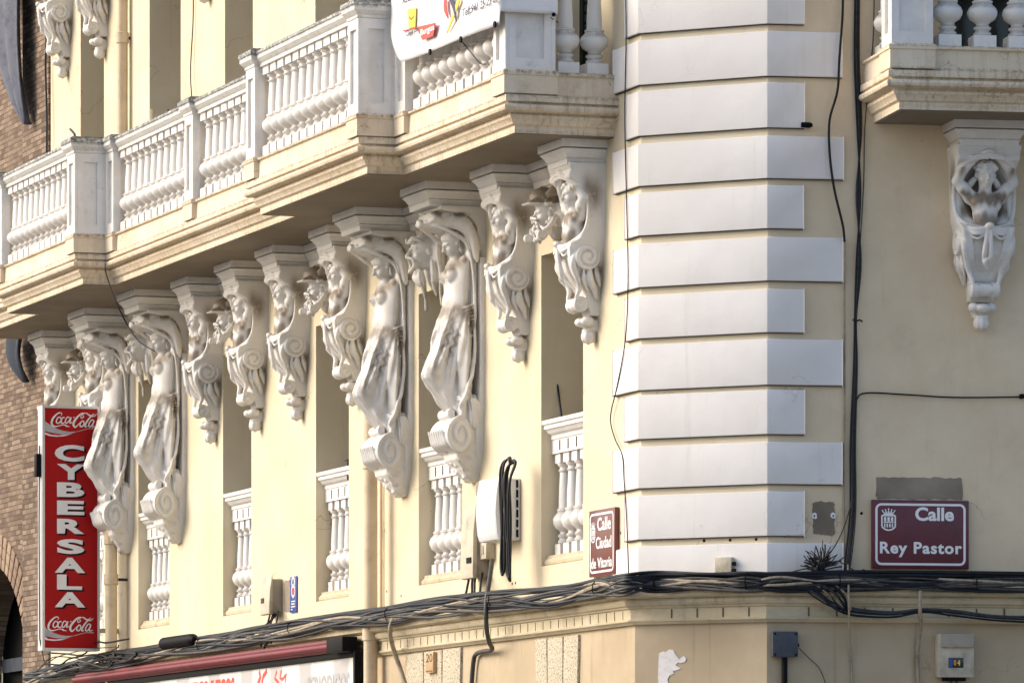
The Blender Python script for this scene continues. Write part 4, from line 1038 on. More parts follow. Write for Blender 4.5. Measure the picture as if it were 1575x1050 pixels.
t = plate(FL, x0, x1, z0, z1, 'brownsign', 'brownish red street name plate reading Calle Ciudad de Vitoria, beside the white quoins'); w, h = x1 - x0, z1 - z0
for s, a, b, c, d in (('Calle', .34, .86, .68, .88), ('Ciudad', .28, .88, .41, .59), ('de Vitoria', .09, .90, .12, .28)):
    fit('lettering', s, 'letter', t, -w / 2 + a * w, -w / 2 + b * w, c * h, d * h, .0358, bold=.022)
crest(t, -w / 2 + .09 * w, -w / 2 + .24 * w, .52 * h, .83 * h, .0345)

# ---------------------------------------------------------------- tall red blade sign
xs, ps = -13.475, .185
FB = Frame(FL.w(xs, ps, 0), 18.5)
bx0 = FB.at(65, 620)[0]; bz1 = FB.at(110, 624)[1]; bz0 = FB.at(110, 1000)[1]
t = thing('blade_sign', FB, 0, 0, bz0, 'tall narrow red advertising sign with stacked white letters, jutting from the wall', 'sign')
H = bz1 - bz0; fw = .022
m = MB(); m.box(bx0 + .004, -.004, -.15, -.006, .004, H - .004); m.build('housing', 'alu', t)
m = MB()
for a, b, c, d in ((bx0, bx0 + fw, 0, H), (-fw, 0, 0, H), (bx0 + fw, -fw, 0, fw), (bx0 + fw, -fw, H - fw, H)): m.box(a, b, -.155, .004, c, d)
m.build('frame', 'alu', t)
m = MB(); m.box(bx0 + fw + .001, -fw - .001, -.005, .0, fw + .001, H - fw - .001); m.build('face', 'red', t)
def SB(px, py): x, z = FB.at(px, py, 0); return x, z - bz0
lt = [('C', 684.5, 709), ('Y', 714, 737), ('B', 742, 763.5), ('E', 770, 791), ('R', 798, 820), ('S', 829, 851), ('A', 857.5, 880), ('L', 883.5, 906), ('A', 910.5, 933)]
for s, ya, yb in lt:
    (xa, za), (xb, zb) = SB(87.5 if s not in 'AC' else 84, yb), SB(129.5 if s not in 'AY' else 131, ya)
    if s == 'L': xb = SB(126, ya)[0]
    fit('letter_shadow', s, 'black', t, xa + .018, xb + .018, za - .014, zb - .014, .0018, bold=.045)
    fit('letter', s, 'letter', t, xa, xb, za, zb, .0042, bold=.045)
SC = [([(440, 250), (460, 215), (430, 190), (370, 210), (290, 290), (255, 370), (262, 430), (310, 465), (380, 460), (450, 440), (520, 435), (560, 460), (625, 470)], [8, 12, 18, 30, 34, 30, 22, 14, 14, 26, 5]),
      ([(440, 290), (390, 282), (352, 340), (355, 390), (398, 398), (442, 345), (440, 290)], 20), ([(520, 292), (482, 285), (448, 340), (450, 392), (488, 402), (530, 370)], [14, 20, 24, 20, 8]),
      ([(620, 290), (572, 278), (534, 340), (536, 392), (570, 392), (618, 330), (648, 282)], 19), ([(648, 282), (622, 380), (640, 398), (668, 370)], [18, 22, 8]), ([(690, 288), (716, 280)], 16),
      ([(880, 240), (900, 270), (860, 302), (842, 272), (870, 225), (930, 200)], [12, 14, 10]), ([(930, 200), (860, 205), (780, 270), (705, 370), (695, 440), (728, 480), (770, 450), (830, 385)], [12, 22, 34, 38, 30, 18, 8]),
      ([(925, 200), (960, 202), (1010, 238), (1080, 262), (1130, 248), (1160, 215)], [8, 20, 26, 16, 6]), ([(875, 350), (832, 400), (828, 458), (868, 468), (905, 420), (900, 370), (875, 350)], 20),
      ([(1112, 212), (1078, 232), (990, 330), (932, 430), (935, 476), (975, 458)], [10, 16, 26, 28, 20, 8]), ([(1105, 350), (1062, 335), (1012, 400), (1002, 455), (1034, 472), (1078, 420), (1110, 352)], 19), ([(1112, 350), (1078, 450), (1098, 474), (1150, 455)], [18, 22, 8])]
WV = [('silver', [(97, 362), (200, 415), (350, 508), (480, 553), (620, 575), (770, 570), (650, 612), (500, 628), (350, 610), (200, 580), (97, 558)]),
      ('letter', [(97, 585), (250, 633), (400, 648), (660, 616), (500, 662), (350, 672), (200, 655), (97, 622)]), ('silver', [(760, 566), (900, 530), (1000, 502), (1165, 498), (1165, 520), (1000, 514), (900, 542), (770, 574)])]
for dx, dy in ((0, 0), (-5, 313.5)):
    def Q(a, b): return SB(60 + a / 13.12 + dx, 620 + b / 13.12 + dy)
    sc_ = (FB.at(100, 700)[0] - FB.at(99, 700)[0]) / 13.12
    for i, (mt, poly) in enumerate(WV):
        q = [Q(a, b) for a, b in poly]; q = [(max(x, bx0 + fw + .001), z) for x, z in q]
        m = MB(); m.prism(q, .0001, .0010 + i * .0003); m.build('printed_wave', mt, t)
    m = MB()
    for i, (pts, wd) in enumerate(SC):
        c = [Q(v.x, v.y) for v in catmull([Vector(p) for p in pts], 5)]
        ribbon(m, c, [v * sc_ * 1.15 for v in wd] if isinstance(wd, list) else wd * sc_ * 1.15, .0018, .0030 + i * .0002)
    m.build('script_lettering', 'letter', t)
for z in (.18, H * .5, H - .18): m = MB(); m.box(-.003, ps + .05, -.09, -.06, z - .02, z + .02); m.build('wall_arm', 'steel', t)
m = MB(); m.tube([(bx0 - .012, -.05, H - .35), (bx0 - .016, -.05, H * .5), (bx0 - .010, -.05, .1), (bx0 + .03, -.05, -.10)], .006); m.build('power_cable', 'cable_grey', t)
m = MB(); m.box(bx0 - .045, bx0 - .003, -.12, -.03, H - .62, H - .42); m.build('floodlight', 'black', t, bevel=.008)

# ---------------------------------------------------------------- shop sign with its rolled awning
xr, zr = FL.at(549, 1008, .17); xl = FL.at(119, 1043, .21)[0]; zb = zr - 1.0
t = wallthing('shop_sign', 'white shop fascia lightbox with red awning roll along its top, above the shop', 'shop sign', FL, xr, zb)
L_ = xl - xr
m = MB(); m.box(L_, 0, .06, .155, 0, 1.04); m.build('housing', 'black', t)
m = MB()
for a, b, c, d in ((L_, 0, .995, 1.045), (-.045, 0, 0, .994), (L_, L_ + .045, 0, .994), (L_ + .046, -.046, 0, .045)): m.box(a, b, .156, .188, c, d)
m.build('frame', 'black', t, bevel=.004)
m = MB(); m.box(L_ + .046, -.046, .156, .166, .046, .994); m.build('face', 'sheet', t)
def SF(px, py): x, z = FL.at(px, py, .17); return x - xr, z - zb
(xa, za), (xb, zz) = SF(472, 1048), SF(537, 1033); fit('lettering', 'PERIODICOS', 'greyink', t, xa, xb, za - .17, zz, .1675, bold=.01)
(xa, za) = SF(290, 1046); xb, zz = SF(360, 1041); fit('lettering', 'VIDEO JUEGOS', 'inkred', t, xa, xb, zz - .2, zz, .1675, bold=.04)
m = MB()
for pts, wd in (([(398, 1032), (400, 1040), (396, 1052)], .05), ([(410, 1031), (404, 1040), (402, 1052)], .04), ([(425, 1032), (422, 1042), (428, 1050)], .03), ([(432, 1030), (430, 1042), (434, 1044), (440, 1036), (438, 1048)], .025)):
    ribbon(m, [SF(a, b) for a, b in pts], wd, .1665, .1678 + rg.uniform(0, .0005))
m.build('printed_mark', 'inkred', t)
zc = 1.085; tx = FL.at(512, 992, .22)[0] - xr
for i, (dp, dz, r) in enumerate(((.232, zc, .026), (.200, zc + .034, .024), (.205, zc - .022, .022))):
    m = MB(); m.lathe([(r, L_ - .02), (r, tx)], 16, (0, dp, dz), 'x'); m.build('awning_roll', 'awning', t, smooth=40)
m = MB(); m.box(tx + .001, tx + .42, .15, .275, zc - .052, zc + .062); m.build('end_cap', 'black', t, bevel=.012)

# ---------------------------------------------------------------- drainpipes
def drain(px, py, p, z0, z1, label, collars, r=.052):
    x, _ = FL.at(px, py, p); t = wallthing('drainpipe', label, 'drainpipe', FL, x, z0, p)
    m = MB(); m.lathe([(r, 0), (r, z1 - z0)], 20); m.build('pipe', 'pipe', t, smooth=40)
    for z in collars:
        m = MB(); m.lathe([(r + .002, z - z0 - .05), (r + .010, z - z0 - .045), (r + .010, z - z0 + .045), (r + .002, z - z0 + .05)], 20); m.build('collar', 'pipe', t, smooth=40)
        m = MB(); m.box(-.012, .012, -p, -r + .004, z - z0 - .012, z - z0 + .012); m.build('wall_clip', 'rust', t)
drain(570, 900, .145, .02, 5.05, 'cream drainpipe in the middle of the side street wall, broken cornice beside it', (3.42, 4.7, 2.0))
drain(171, 900, .145, .02, 4.75, 'cream drainpipe with dark joints just behind the red blade sign', (4.20, 4.55, 3.2))
drain(188, 100, .07, 6.95, ZT, 'cream drainpipe on the upper storey above the balcony', (8.9, 10.2), .048)
x, _ = FL.at(586, 800, .02); m = MB(); m.lathe([(.012, 0), (.012, 1.0)], 8); o = m.build('conduit', 'pipe', None, tuple(FL.w(x, .02, 3.6)), smooth=40); tag(o, 'thin cream conduit running up beside the middle drainpipe', 'conduit')

# ---------------------------------------------------------------- meter and junction boxes
def wedge_box(name, label, cat, xr, w, depth, z0, z1, mats, lid=.62, fr=FL, group=None):
    t = wallthing(name, label, cat, fr, xr, z0); h = z1 - z0
    m = MB(); m.box(-w + .01, 0, .001, depth * .74, 0, h - .03); m.build('case', mats[0], t, bevel=.005)
    prof = [(depth * .74 + .001, -.012), (depth * .98, -.006), (depth, .03), (depth * .96, h * lid), (depth * .80, h), (depth * .74 + .001, h)]
    m = MB(); m.loft([[(x, p, z) for p, z in prof] for x in (-w, .012)]); m.build('door', mats[1], t, bevel=.005)
    return t
def fz(py, px, fr=FL): return fr.at(px, py)[1]
xr = FL.at(752, 850)[0]
t = wedge_box('meter_box', 'narrow aged cream meter box nearest the fourth window balustrade', 'meter box', xr, .27, .125, fz(888, 745), fz(776, 745), ('boxshade', 'boxcream'))
m = MB(); m.box(-.12, -.02, .126, .131, .10, .14); m.build('latch', 'black', t)
xB = FL.at(752, 790)[0]; zB0, zB1 = fz(834, 745), fz(741, 745)
t = wallthing('meter_cabinet', 'flat cream cabinet behind the bulging grey box', 'cabinet', FL, xB + .24, zB0)
h = zB1 - zB0; m = MB(); m.box(-.40, 0, .001, .05, 0, h * .78); m.build('case', 'boxcream', t, bevel=.004)
m = MB(); m.box(-.40, 0, .001, .048, h * .785, h); m.build('upper_case', 'boxshade', t, bevel=.004)
m = MB(); m.box(-.36, -.28, .0505, .053, h * .30, h * .42); m.build('window', 'rust', t)
xr = FL.at(801, 790)[0]; zC0, zC1 = fz(832, 790), fz(738, 790); h = zC1 - zC0
t = wallthing('telecom_box', 'large pale grey box with a bulging cover and black cable coils hung over it', 'junction box', FL, xr, zC0)
m = MB(); m.box(-.42, 0, .001, .10, 0, h); m.build('case', 'boxlight', t, bevel=.006)
m = MB(); pr = [(.101, .0), (.160, .004), (.175, .05), (.188, h * .45), (.178, h * .80), (.160, h + .010), (.101, h + .014)]
m.loft([[(x, p - q, z) for p, z in pr] for x, q in ((-.44, 0), (-.06, 0), (-.03, .012))]); m.build('cover', 'boxlight', t, bevel=.008)
m = MB()
for k in range(6): m.box(.0005, .006, .02, .034, .02 + k * h / 6.2, .02 + k * h / 6.2 + h / 8); m.build('vent', 'black', t) if 0 else None
m.build('vent', 'black', t)
t2 = wallthing('fuse_box', 'small cream fuse box hanging below the bulging grey box', 'fuse box', FL, FL.at(762, 850)[0], fz(860, 755))
m = MB(); m.box(-.19, 0, .001, .07, 0, .125); m.build('case', 'boxcream', t2, bevel=.005); m = MB(); m.box(-.12, -.05, .0705, .074, .035, .095); m.build('lid', 'boxshade', t2)
for k in range(5):
    a = .205 + rg.uniform(-.012, .03); x = FL.at(773 + k * 2.8, 800, .20)[0]; q = []
    z_t, z_b = fz(714 + k * 2, 775), fz(895 + rg.uniform(-22, 6), 780)
    for s_, (dx, zz) in enumerate(((-.02, z_b + .25), (-.015, z_t - .1), (0, z_t), (.04, z_t - .02), (.055, z_t - .15), (.05, (z_t + z_b) / 2), (.04, z_b + .06), (.02, z_b), (.0, z_b + .08), (-.01, z_b + .3))):
        q.append(FL.w(x + dx + rg.uniform(-.008, .008), a + rg.uniform(-.01, .01) - (.04 if s_ in (2, 3) else 0), zz))
    W_ = catmull(q, 6); m = MB(); m.tube([(v.x - W_[0].x, -(v.y - W_[0].y), v.z - W_[0].z) for v in W_], .0095, 7)
    o = m.build('cable_coil', 'cable', None, tuple(W_[0]), smooth=60); tag(o, 'black cable coil hanging over the bulging grey box', 'cable', 'black cable coils hung over the grey box')
xr = FL.at(434.8, 915)[0]
t = wedge_box('electric_box', 'weathered beige electric box beside the blue plate', 'electric box', xr, .26, .115, fz(944, 425), fz(886, 425), ('boxshade', 'boxcream'), .6)
m = MB(); m.box(-.22, -.14, .112, .118, .085, .125); m.build('peephole', 'rust', t)
a = rect(FL, 446.3, 886, 456, 941.5, .012); zA = FL.at(451, 941.5, .012)[1]; zB = FL.at(451, 886, .012)[1]
t = wallthing('blue_plate', 'small upright blue plate with white rings, right of the beige electric box', 'plate', FL, a[0], zA); w = a[1] - a[0]; h = zB - zA
m = MB(); m.box(0, w, .003, .013, 0, h); m.build('panel', 'blue', t, bevel=.002)
def ring(mb, cx, cz, r0, r1, p0, p1, n=20):
    vs = []; fs = []
    for i in range(n):
        c_, s_ = math.cos(2 * math.pi * i / n), math.sin(2 * math.pi * i / n); vs += [(cx + r1 * c_, p0, cz + r1 * s_), (cx + r1 * c_, p1, cz + r1 * s_), (cx + r0 * c_, p1, cz + r0 * s_), (cx + r0 * c_, p0, cz + r0 * s_)]
        j = (i + 1) % n; fs += [(4 * i + k, 4 * j + k, 4 * j + (k + 1) % 4, 4 * i + (k + 1) % 4) for k in range(4)]
    return mb.add(vs, fs)
m = MB(); ring(m, w / 2, h * .84, w * .16, w * .26, .0125, .0142); ring(m, w / 2, h * .60, w * .22, w * .30, .0125, .0142)
m.prism([(w * .38, h * .63), (w * .62, h * .63), (w / 2, h * .78)], .0125, .0145); m.lathe([(w * .07, .0125), (w * .07, .014)], 10, (w / 2, 0, h * .44), 'p')
for k, (a_, b_) in enumerate(((.2, .8), (.2, .75), (.15, .8), (.15, .4))): m.box(w * a_, w * b_, .0125, .0141, h * (.30 - k * .075), h * (.33 - k * .075))
m.build('printed_symbols', 'letter', t); m = MB(); m.lathe([(w * .15, .0125), (w * .15, .0146)], 12, (w / 2, 0, h * .60), 'p'); m.build('red_dot', 'inkred', t)

x0, x1, z0, z1 = rect(FR, 1189, 971, 1227, 1009, GP + .07)
t = wallthing('junction_box', 'dark blue grey junction box with a black pipe below it', 'junction box', FR, x0, z0); w, h = x1 - x0, z1 - z0
m = MB(); m.box(0, w, GP, GP + .05, 0, h); m.build('case', 'boxdark', t, bevel=.006); m = MB(); m.box(-.004, w + .004, GP + .051, GP + .072, -.004, h + .004); m.build('lid', 'boxdark', t, bevel=.012)
for a, b in ((.012, .012), (w - .012, .012), (.012, h - .012), (w - .012, h - .012)):
    m = MB(); m.lathe([(.007, GP + .072), (.007, GP + .077)], 10, (a, 0, b), 'p'); m.build('screw', 'black', t)
m = MB(); m.box(w + .005, w + .018, GP + .01, GP + .04, h * .4, h * .55); m.build('gland', 'black', t, bevel=.003)
m = MB(); m.lathe([(.020, -z0 + .01), (.020, -.0045)], 14, (w * .52, GP + .03, 0)); m.build('pipe', 'black', t, smooth=40)
x0, x1, z0, z1 = rect(FR, 1443, 974, 1498.5, 1041, GP + .09)
t = wallthing('counter_box', 'stained beige counter box with a small lit display', 'meter box', FR, x0, z0); w, h = x1 - x0, z1 - z0
m = MB(); m.box(0, w, GP, GP + .085, 0, h); m.build('case', 'boxcream', t, bevel=.006)
m = MB(); m.loft([[(x, p, z) for p, z in ((GP + .0855, h * .69), (GP + .103, h * .685), (GP + .106, h * .70), (GP + .092, h * .985), (GP + .0855, h * .985))] for x in (.02, w - .006)]); m.build('hood', 'boxshade', t, bevel=.003)
m = MB(); m.box(w * .29, w * .70, GP + .0855, GP + .089, h * .22, h * .45); m.build('display', 'glass', t, bevel=.003)
m = MB(); m.box(w * .30, w * .40, GP + .0893, GP + .0900, h * .235, h * .435); m.build('display_strip', 'blue', t)
fit('digit', '0', 'orange', t, w * .43, w * .50, h * .27, h * .40, GP + .0903, bold=.05); fit('digit', '4', 'yellow', t, w * .53, w * .61, h * .27, h * .40, GP + .0903, bold=.05)
m = MB(); m.box(w * .2, w * .8, GP, GP + .06, -.022, -.0005); m.build('cable_entry', 'black', t)
for k in (.42, .58):
    m = MB(); m.tube([(w * k, GP + .03, -.02), (w * k + .005, GP + .02, -.2), (w * k, GP + .02, -.6)], .006); m.build('wire', 'cable_grey', t, smooth=60)
x0, x1, z0, z1 = rect(FC, 1101, 857, 1126, 884, .05)
t = wallthing('white_junction_box', 'small white junction box on the corner, half sunk behind the cables', 'junction box', FC, x0, z0)
m = MB(); m.box(0, x1 - x0, .027, .065, 0, z1 - z0); m.build('case', 'boxcream', t, bevel=.002)
m = MB()
for dz in (.03, .075): m.lathe([(.010, x1 - x0), (.014, x1 - x0 + .012), (.014, x1 - x0 + .022)], 10, (0, .046, dz), 'x')
m.build('gland', 'black', t)
x0, x1 = FL.at(656.5, 1018, .09)[0], FL.at(668, 1018, .09)[0]; z0, z1 = FL.at(662, 1034, .09)[1], FL.at(662, 1002.5, .09)[1]
t = wallthing('house_number_tile', 'small ochre house number tile on the speckled lintel stones', 'house number', FL, x0, z0); w, h = x1 - x0, z1 - z0
m = MB(); m.box(0, w, GP + .015, GP + .05, 0, h); m.build('tile', 'tile', t, bevel=.003)
fit('lettering', '20', 'rust', t, w * .1, w * .92, h * .52, h * .93, GP + .051, bold=-.005)
m = MB(); m.box(w * .1, w * .9, GP + .0502, GP + .0515, h * .06, h * .10); m.build('underline', 'rust', t)

# ---------------------------------------------------------------- vinyl banner over the balcony rail
bp = .845; xL = FL.at(600, 10, bp)[0]; xR = -.405
def zedge(v):       # lower edge, from the sagging left corner to the pier
    return float(np.interp(v, [0, .93, 1], [FL.at(619, 96, bp)[1], FL.at(768, 37, bp)[1], FL.at(786, 30, bp)[1]]))
xlow = FL.at(619, 96, bp)[0]; t = thing('banner', FL, xL, bp, 7.75, 'white printed vinyl banner tied over the balcony rail and its corner pier', 'banner')
m = MB(); top = 7.745; rows = 16; n = rows + 1; vs = []; fs = []; cols = 64
for i in range(cols + 14):
    for j in range(n):
        u = j / rows
        if i <= cols:
            v = i / cols; xl_ = xL + (xlow - xL) * u ** 2.2; x = xl_ + (xR - .02 - xl_) * v; z = top + (zedge(v) - top) * u
            p = bp + .004 * math.sin(v * 40) * math.sin(u * 3) + .010 * math.sin(u * 5 + x * 3) + .02 * math.exp(-v * 14) * u
        else:
            k = i - cols; x = xR - .006 if k == 1 else xR + .004 * math.sin(k); p = bp - .006 if k == 1 else bp - .02 - (k - 2) * .035
            z = top + (FL.at(800, 28, .62)[1] - top) * u
        vs.append((x - xL, p - bp, z - 7.75))
for i in range(cols + 13):
    for j in range(rows): fs.append((i * n + j, (i + 1) * n + j, (i + 1) * n + j + 1, i * n + j + 1))
m.add(vs, fs); o = m.build('sheet', 'banner', t, smooth=60)
bm = bmesh.new(); bm.from_mesh(o.data); bmesh.ops.solidify(bm, geom=bm.faces, thickness=.0025); bm.to_mesh(o.data); bm.free()
def BQ(a, b): x, z = FL.at(580 + a / 4.92, b / 4.92, bp + .016); return x - xL, z - 7.75
def bprint(name, mat, poly, k=0): m = MB(); m.prism([BQ(*q) for q in poly], .0125, .0185 + k); return m.build(name, mat, t)
bprint('printed_logo', 'yellow', [(235, 70), (297, 62), (290, 205), (240, 218)]); bprint('printed_logo', 'inkred', [(302, 210), (440, 178), (425, 275), (345, 305)], .0003)
def bfit(s, mat, a, b, c, d, **k): (xa, za), (xb_, zb_) = BQ(a, b), BQ(c, d); return xa, xb_
def btext(s, mat, a0, b0, a1, hpx, **k):      # left end, baseline, right end, letter height in crop pixels
    (xa, z0) = BQ(a0, b0); xb_ = BQ(a1, b0)[0]; z1 = BQ(a0, b0 - hpx)[1]; return fit('lettering', s, mat, t, xa, xb_, z0, z1, .0195, **k)
btext('Caja de', 'ink', 220, 292, 318, 52, bold=.0); btext('Burgos', 'letter', 332, 288, 436, 62, bold=.02)
for q in t.children:
    if q.name.startswith('lettering.') and 0: pass
btext('Telf:941 25 23 63 - 606', 'ink', 650, 132, 1010, 62, bold=.0, shear=.15); btext('ACADEMIA', 'ink', 195, 34, 312, 50, bold=.01, shear=.15)
m = MB()
for mt, pts, wd in (('inkred', [(515, 0), (517, 70), (538, 142)], [.05, .05, .005]), ('ink', [(548, -20), (585, 60), (598, 168)], [.03, .055, .005]), ('yellow', [(622, -10), (575, 130), (540, 220), (528, 255)], [.05, .035, .02, .004]), ('inkred', [(195, 236), (320, 206), (440, 178)], [.006, .006, .006])):
    m = MB(); ribbon(m, [tuple(v) for v in catmull([Vector(BQ(*q)) for q in pts], 5)], wd, .0125, .0188 + rg.uniform(0, .0006)); m.build('printed_stroke', mt, t)
m = MB(); ribbon(m, [BQ(245, 130), BQ(262, 150), BQ(280, 125)], .008, .0125, .0195); m.build('printed_smile', 'rust', t)
for a, b in ((888, 187), (630, 300), (398, 395)):
    x, z = BQ(a, b); m = MB(); m.lathe([(.022, .008), (.022, .0195)], 12, (x, 0, z), 'p'); m.build('eyelet', 'black', t)
x, z = FL.at(844, 26, .47); m = MB(); m.lathe([(.014, 0), (.014, .006)], 12, (xR - xL + .002, .47 - bp, z - 7.75), 'x'); m.build('eyelet', 'black', t)
tag_ = cable('tie_cord', 'thin dark cord hanging from the lower edge of the banner over the balusters', 'cord', [(FL, 708, 61, .83), (FL, 722, 78, .78), (FL, 738, 97, .80), (FL, 748, 99, .78)], .004)
cable('tie_cord', 'thin dark cord from the banner corner to the baluster beside the dark shutters', 'cord', [(FL, 847, 27, .50), (FL, 866, 42, .30), (FL, 880, 62, .22), (FL, 878, 72, .20)], .003)

# ---------------------------------------------------------------- the run of cables over the cornice
main = [(FL, 40, 1046, .20), (FL, 100, 1030, .19), (FL, 165, 1014, .20), (FL, 240, 1001, .19), (FL, 310, 990, .19), (FL, 380, 977, .19), (FL, 450, 965, .19), (FL, 530, 953, .20), (FL, 600, 943, .21), (FL, 680, 931, .20), (FL, 760, 921, .20), (FL, 850, 914, .20), (FL, 920, 903, .20), (FL, 962, 897, .20)]
right = [(FC, 1010, 894, .20), (FC, 1080, 894, .20), (FC, 1150, 893, .195), (FR, 1200, 893, .19), (FR, 1290, 893, .19), (FR, 1400, 893, .19), (FR, 1500, 894, .19), (FR, 1640, 895, .19)]
base = [pt(*q) for q in main + right]; nb = len(base)
t = thing('cable_bundle', FR, 0, .19, 3.5, 'thick bundle of black and grey cables running along the cornice round the corner', 'cable bundle', drz=-FR.ang)
out = [FL.o] * 13 + [(FL.o + FC.o).normalized()] + [FC.o] * 3 + [FR.o] * 5
for k in range(27):
    dark = k < 10; r = (.0125 if dark else rg.choice((.006, .008, .010, .011)))
    mt = 'cable' if dark or k % 3 == 0 else ('cable_grey' if k % 3 == 1 else rg.choice(('cable_tan', 'cable_grey')))
    ph, sp_ = rg.uniform(0, 6.28), rg.uniform(.8, 2.6) * rg.choice((-1, 1)); q = []
    up_ = rg.uniform(.010, .045) if dark else rg.uniform(-.045, .018)
    lo_, hi_ = 0, nb
    if k in (7, 9): hi_ = 13 + rg.randint(0, 3)
    if k in (8, 12): lo_ = 2
    for i in range(lo_, hi_):
        a = ph + i * sp_; wv = .027 if not dark else .010; w_ = 1.35 if i < 14 else (.8 if not dark else .5)
        loosen = 1.5 if i < 3 else 1
        q.append(base[i] + Vector((0, 0, up_ * (1 if i > 10 or dark else 1.1) + wv * w_ * loosen * math.sin(a) + rg.uniform(-.006, .006))) + out[i] * (.012 * math.cos(a) + rg.uniform(-.004, .006) + (.012 if not dark else .0)))
        if dark and i >= 14: q[-1].z += (.012, .002, -.012, -.026, -.036)[k % 5]
    worldtube(t, 'cable', mt, catmull(q, 7), r, 7)
for i in range(1, nb - 1):       # cable ties
    if i % 2: continue
    c_ = base[i]; worldtube(t, 'cable_tie', 'black', [c_ + Vector((0, 0, .052)) + out[i] * .012, c_ + out[i] * .040 + Vector((0, 0, .02)), c_ + out[i] * .042 - Vector((0, 0, .02)), c_ - Vector((0, 0, .058)) + out[i] * .02], .004, 5)
t = thing('lower_cable_bundle', FR, FR.at(1240, 905)[0], .2, 3.45, 'slack bundle of thin cables drooping over the stained cornice on the right wall', 'cable bundle', drz=-FR.ang)
for k in range(12):
    dy = rg.uniform(-5, 7); mt = ('cable', 'cable_grey', 'cable', 'cable', 'cable', 'cable_tan')[k % 6]
    q = [(FR, 1222 + k * 5, 893, .20), (FR, 1246 + k * 5, 912 + dy * .5, .205), (FR, 1275 + k * 3, 930 + dy, .20), (FR, 1310, 939 + dy, .19), (FR, 1370, 944 + dy * .7, .19), (FR, 1420, 938 + dy * .4, .19), (FR, 1470, 942 + dy * .7, .19), (FR, 1540, 950 + dy * .6, .19), (FR, 1640, 952 + dy, .19)]
    worldtube(t, 'cable', mt, catmull([pt(*v) for v in q], 7), rg.choice((.006, .008, .010)), 6)
# tangle at the far left end
t = thing('cable_tangle', FL, -14.2, .2, 3.5, 'loose tangle of dark cables under the red blade sign', 'cables', drz=-FL.ang)
for k in range(12):
    q = []; px = rg.uniform(55, 90); py = rg.uniform(1005, 1040)
    for i in range(6): q.append((FL, px + i * rg.uniform(20, 30), py - i * 5 + rg.uniform(-9, 9), .21 + rg.uniform(0, .08)))
    worldtube(t, 'cable', rg.choice(('cable', 'cable_grey', 'cable')), catmull([pt(*v) for v in q], 6), rg.choice((.005, .008, .010)), 6)
q = [FL.at(px, 986, .22) for px in (251, 299)]
t = thing('splice_sleeve', FL, q[0][0], .22, FL.at(275, 986, .22)[1], 'ribbed black splice sleeve on the cables below the window balustrade', 'cable joint')
L_ = q[1][0] - q[0][0]; m = MB(); pr = [(.02, 0)]
for k in range(12): pr += [(.052, .04 + k * (L_ - .08) / 12), (.046, .04 + (k + .5) * (L_ - .08) / 12)]
m.lathe(pr + [(.048, L_ - .04), (.02, L_)], 16, (0, 0, 0), 'x'); m.build('sleeve', 'black', t, smooth=50)

# ---------------------------------------------------------------- single cables
grp = 'cables running down the right wall beside the quoins'
cable('hanging_cable', 'thick black cable waving over the right ends of the quoins', 'cable', [(FR, 1296, -40, .05), (FR, 1296, 20, .05), (FR, 1291, 90, .06), (FR, 1288, 140, .05), (FR, 1276, 185, .05), (FR, 1276, 235, .05), (FR, 1283, 290, .05), (FR, 1296, 345, .05), (FR, 1299, 372, .045)], .0085)
cable('hanging_cable', 'thin painted cable straight down the right edge of the quoins', 'cable', [(FR, 1299, 370, .04), (FR, 1299, 500, .012), (FR, 1299, 620, .012), (FR, 1298, 760, .012), (FR, 1299, 890, .03)], .0055, 'cable_tan')
for k in range(4):
    d = (k - 1.5) * 2.2
    c_ = [(FR, 1319 + d, -30, .02), (FR, 1318 + d * 1.1, 90, .02), (FR, 1322 + d, 200, .025), (FR, 1320 - d, 300, .02), (FR, 1321 + d * 1.1, 400, .03), (FR, 1316 + d * .4, 490, .03), (FR, 1316 + d * .8, 560, .02), (FR, 1312 + d * 1.2, 680, .03), (FR, 1312 + d * 1.3, 780, .04), (FR, 1306 + d * 1.4, 850, .05), (FR, 1300 + d, 892, .10)]
    cable('hanging_cable', 'cable in the loose strand tied half way down the right wall', 'cable', c_, (.0065, .005, .0075, .0045)[k], ('cable', 'cable_grey', 'cable', 'cable_grey')[k], grp)
cable('hanging_cable', 'grey cable curving in from the right balcony to the tied strand', 'cable', [(FR, 1345, -30, .02), (FR, 1343, 60, .02), (FR, 1336, 130, .02), (FR, 1330, 200, .02), (FR, 1328, 290, .02), (FR, 1320, 420, .03), (FR, 1317, 488, .035)], .004, 'cable_grey')
cable('hanging_cable', 'black cable running level from the strand to the right edge of the picture', 'cable', [(FR, 1312, 700, .03), (FR, 1314, 640, .03), (FR, 1318, 614, .03), (FR, 1334, 604, .02), (FR, 1400, 607, .02), (FR, 1480, 611, .02), (FR, 1640, 609, .02)], .0055)
x, z = FR.at(1570, 610); m = MB(); m.box(-.012, .014, .001, .04, -.014, .016); o = m.build('cable_clip', 'black', None, tuple(FR.w(x, 0, z)), FR.ang, bevel=.004); tag(o, 'black clip holding the level cable on the right wall', 'clip')
x, z = FR.at(1316, 494); m = MB(); m.tube([(-.03, .045, .006), (-.01, .055, -.004), (.015, .052, .004), (.034, .04, -.004)], .006); o = m.build('cable_knot', 'cable', None, tuple(FR.w(x, 0, z)), FR.ang, smooth=60); tag(o, 'tie knotted round the cable strand on the right wall', 'cable tie')
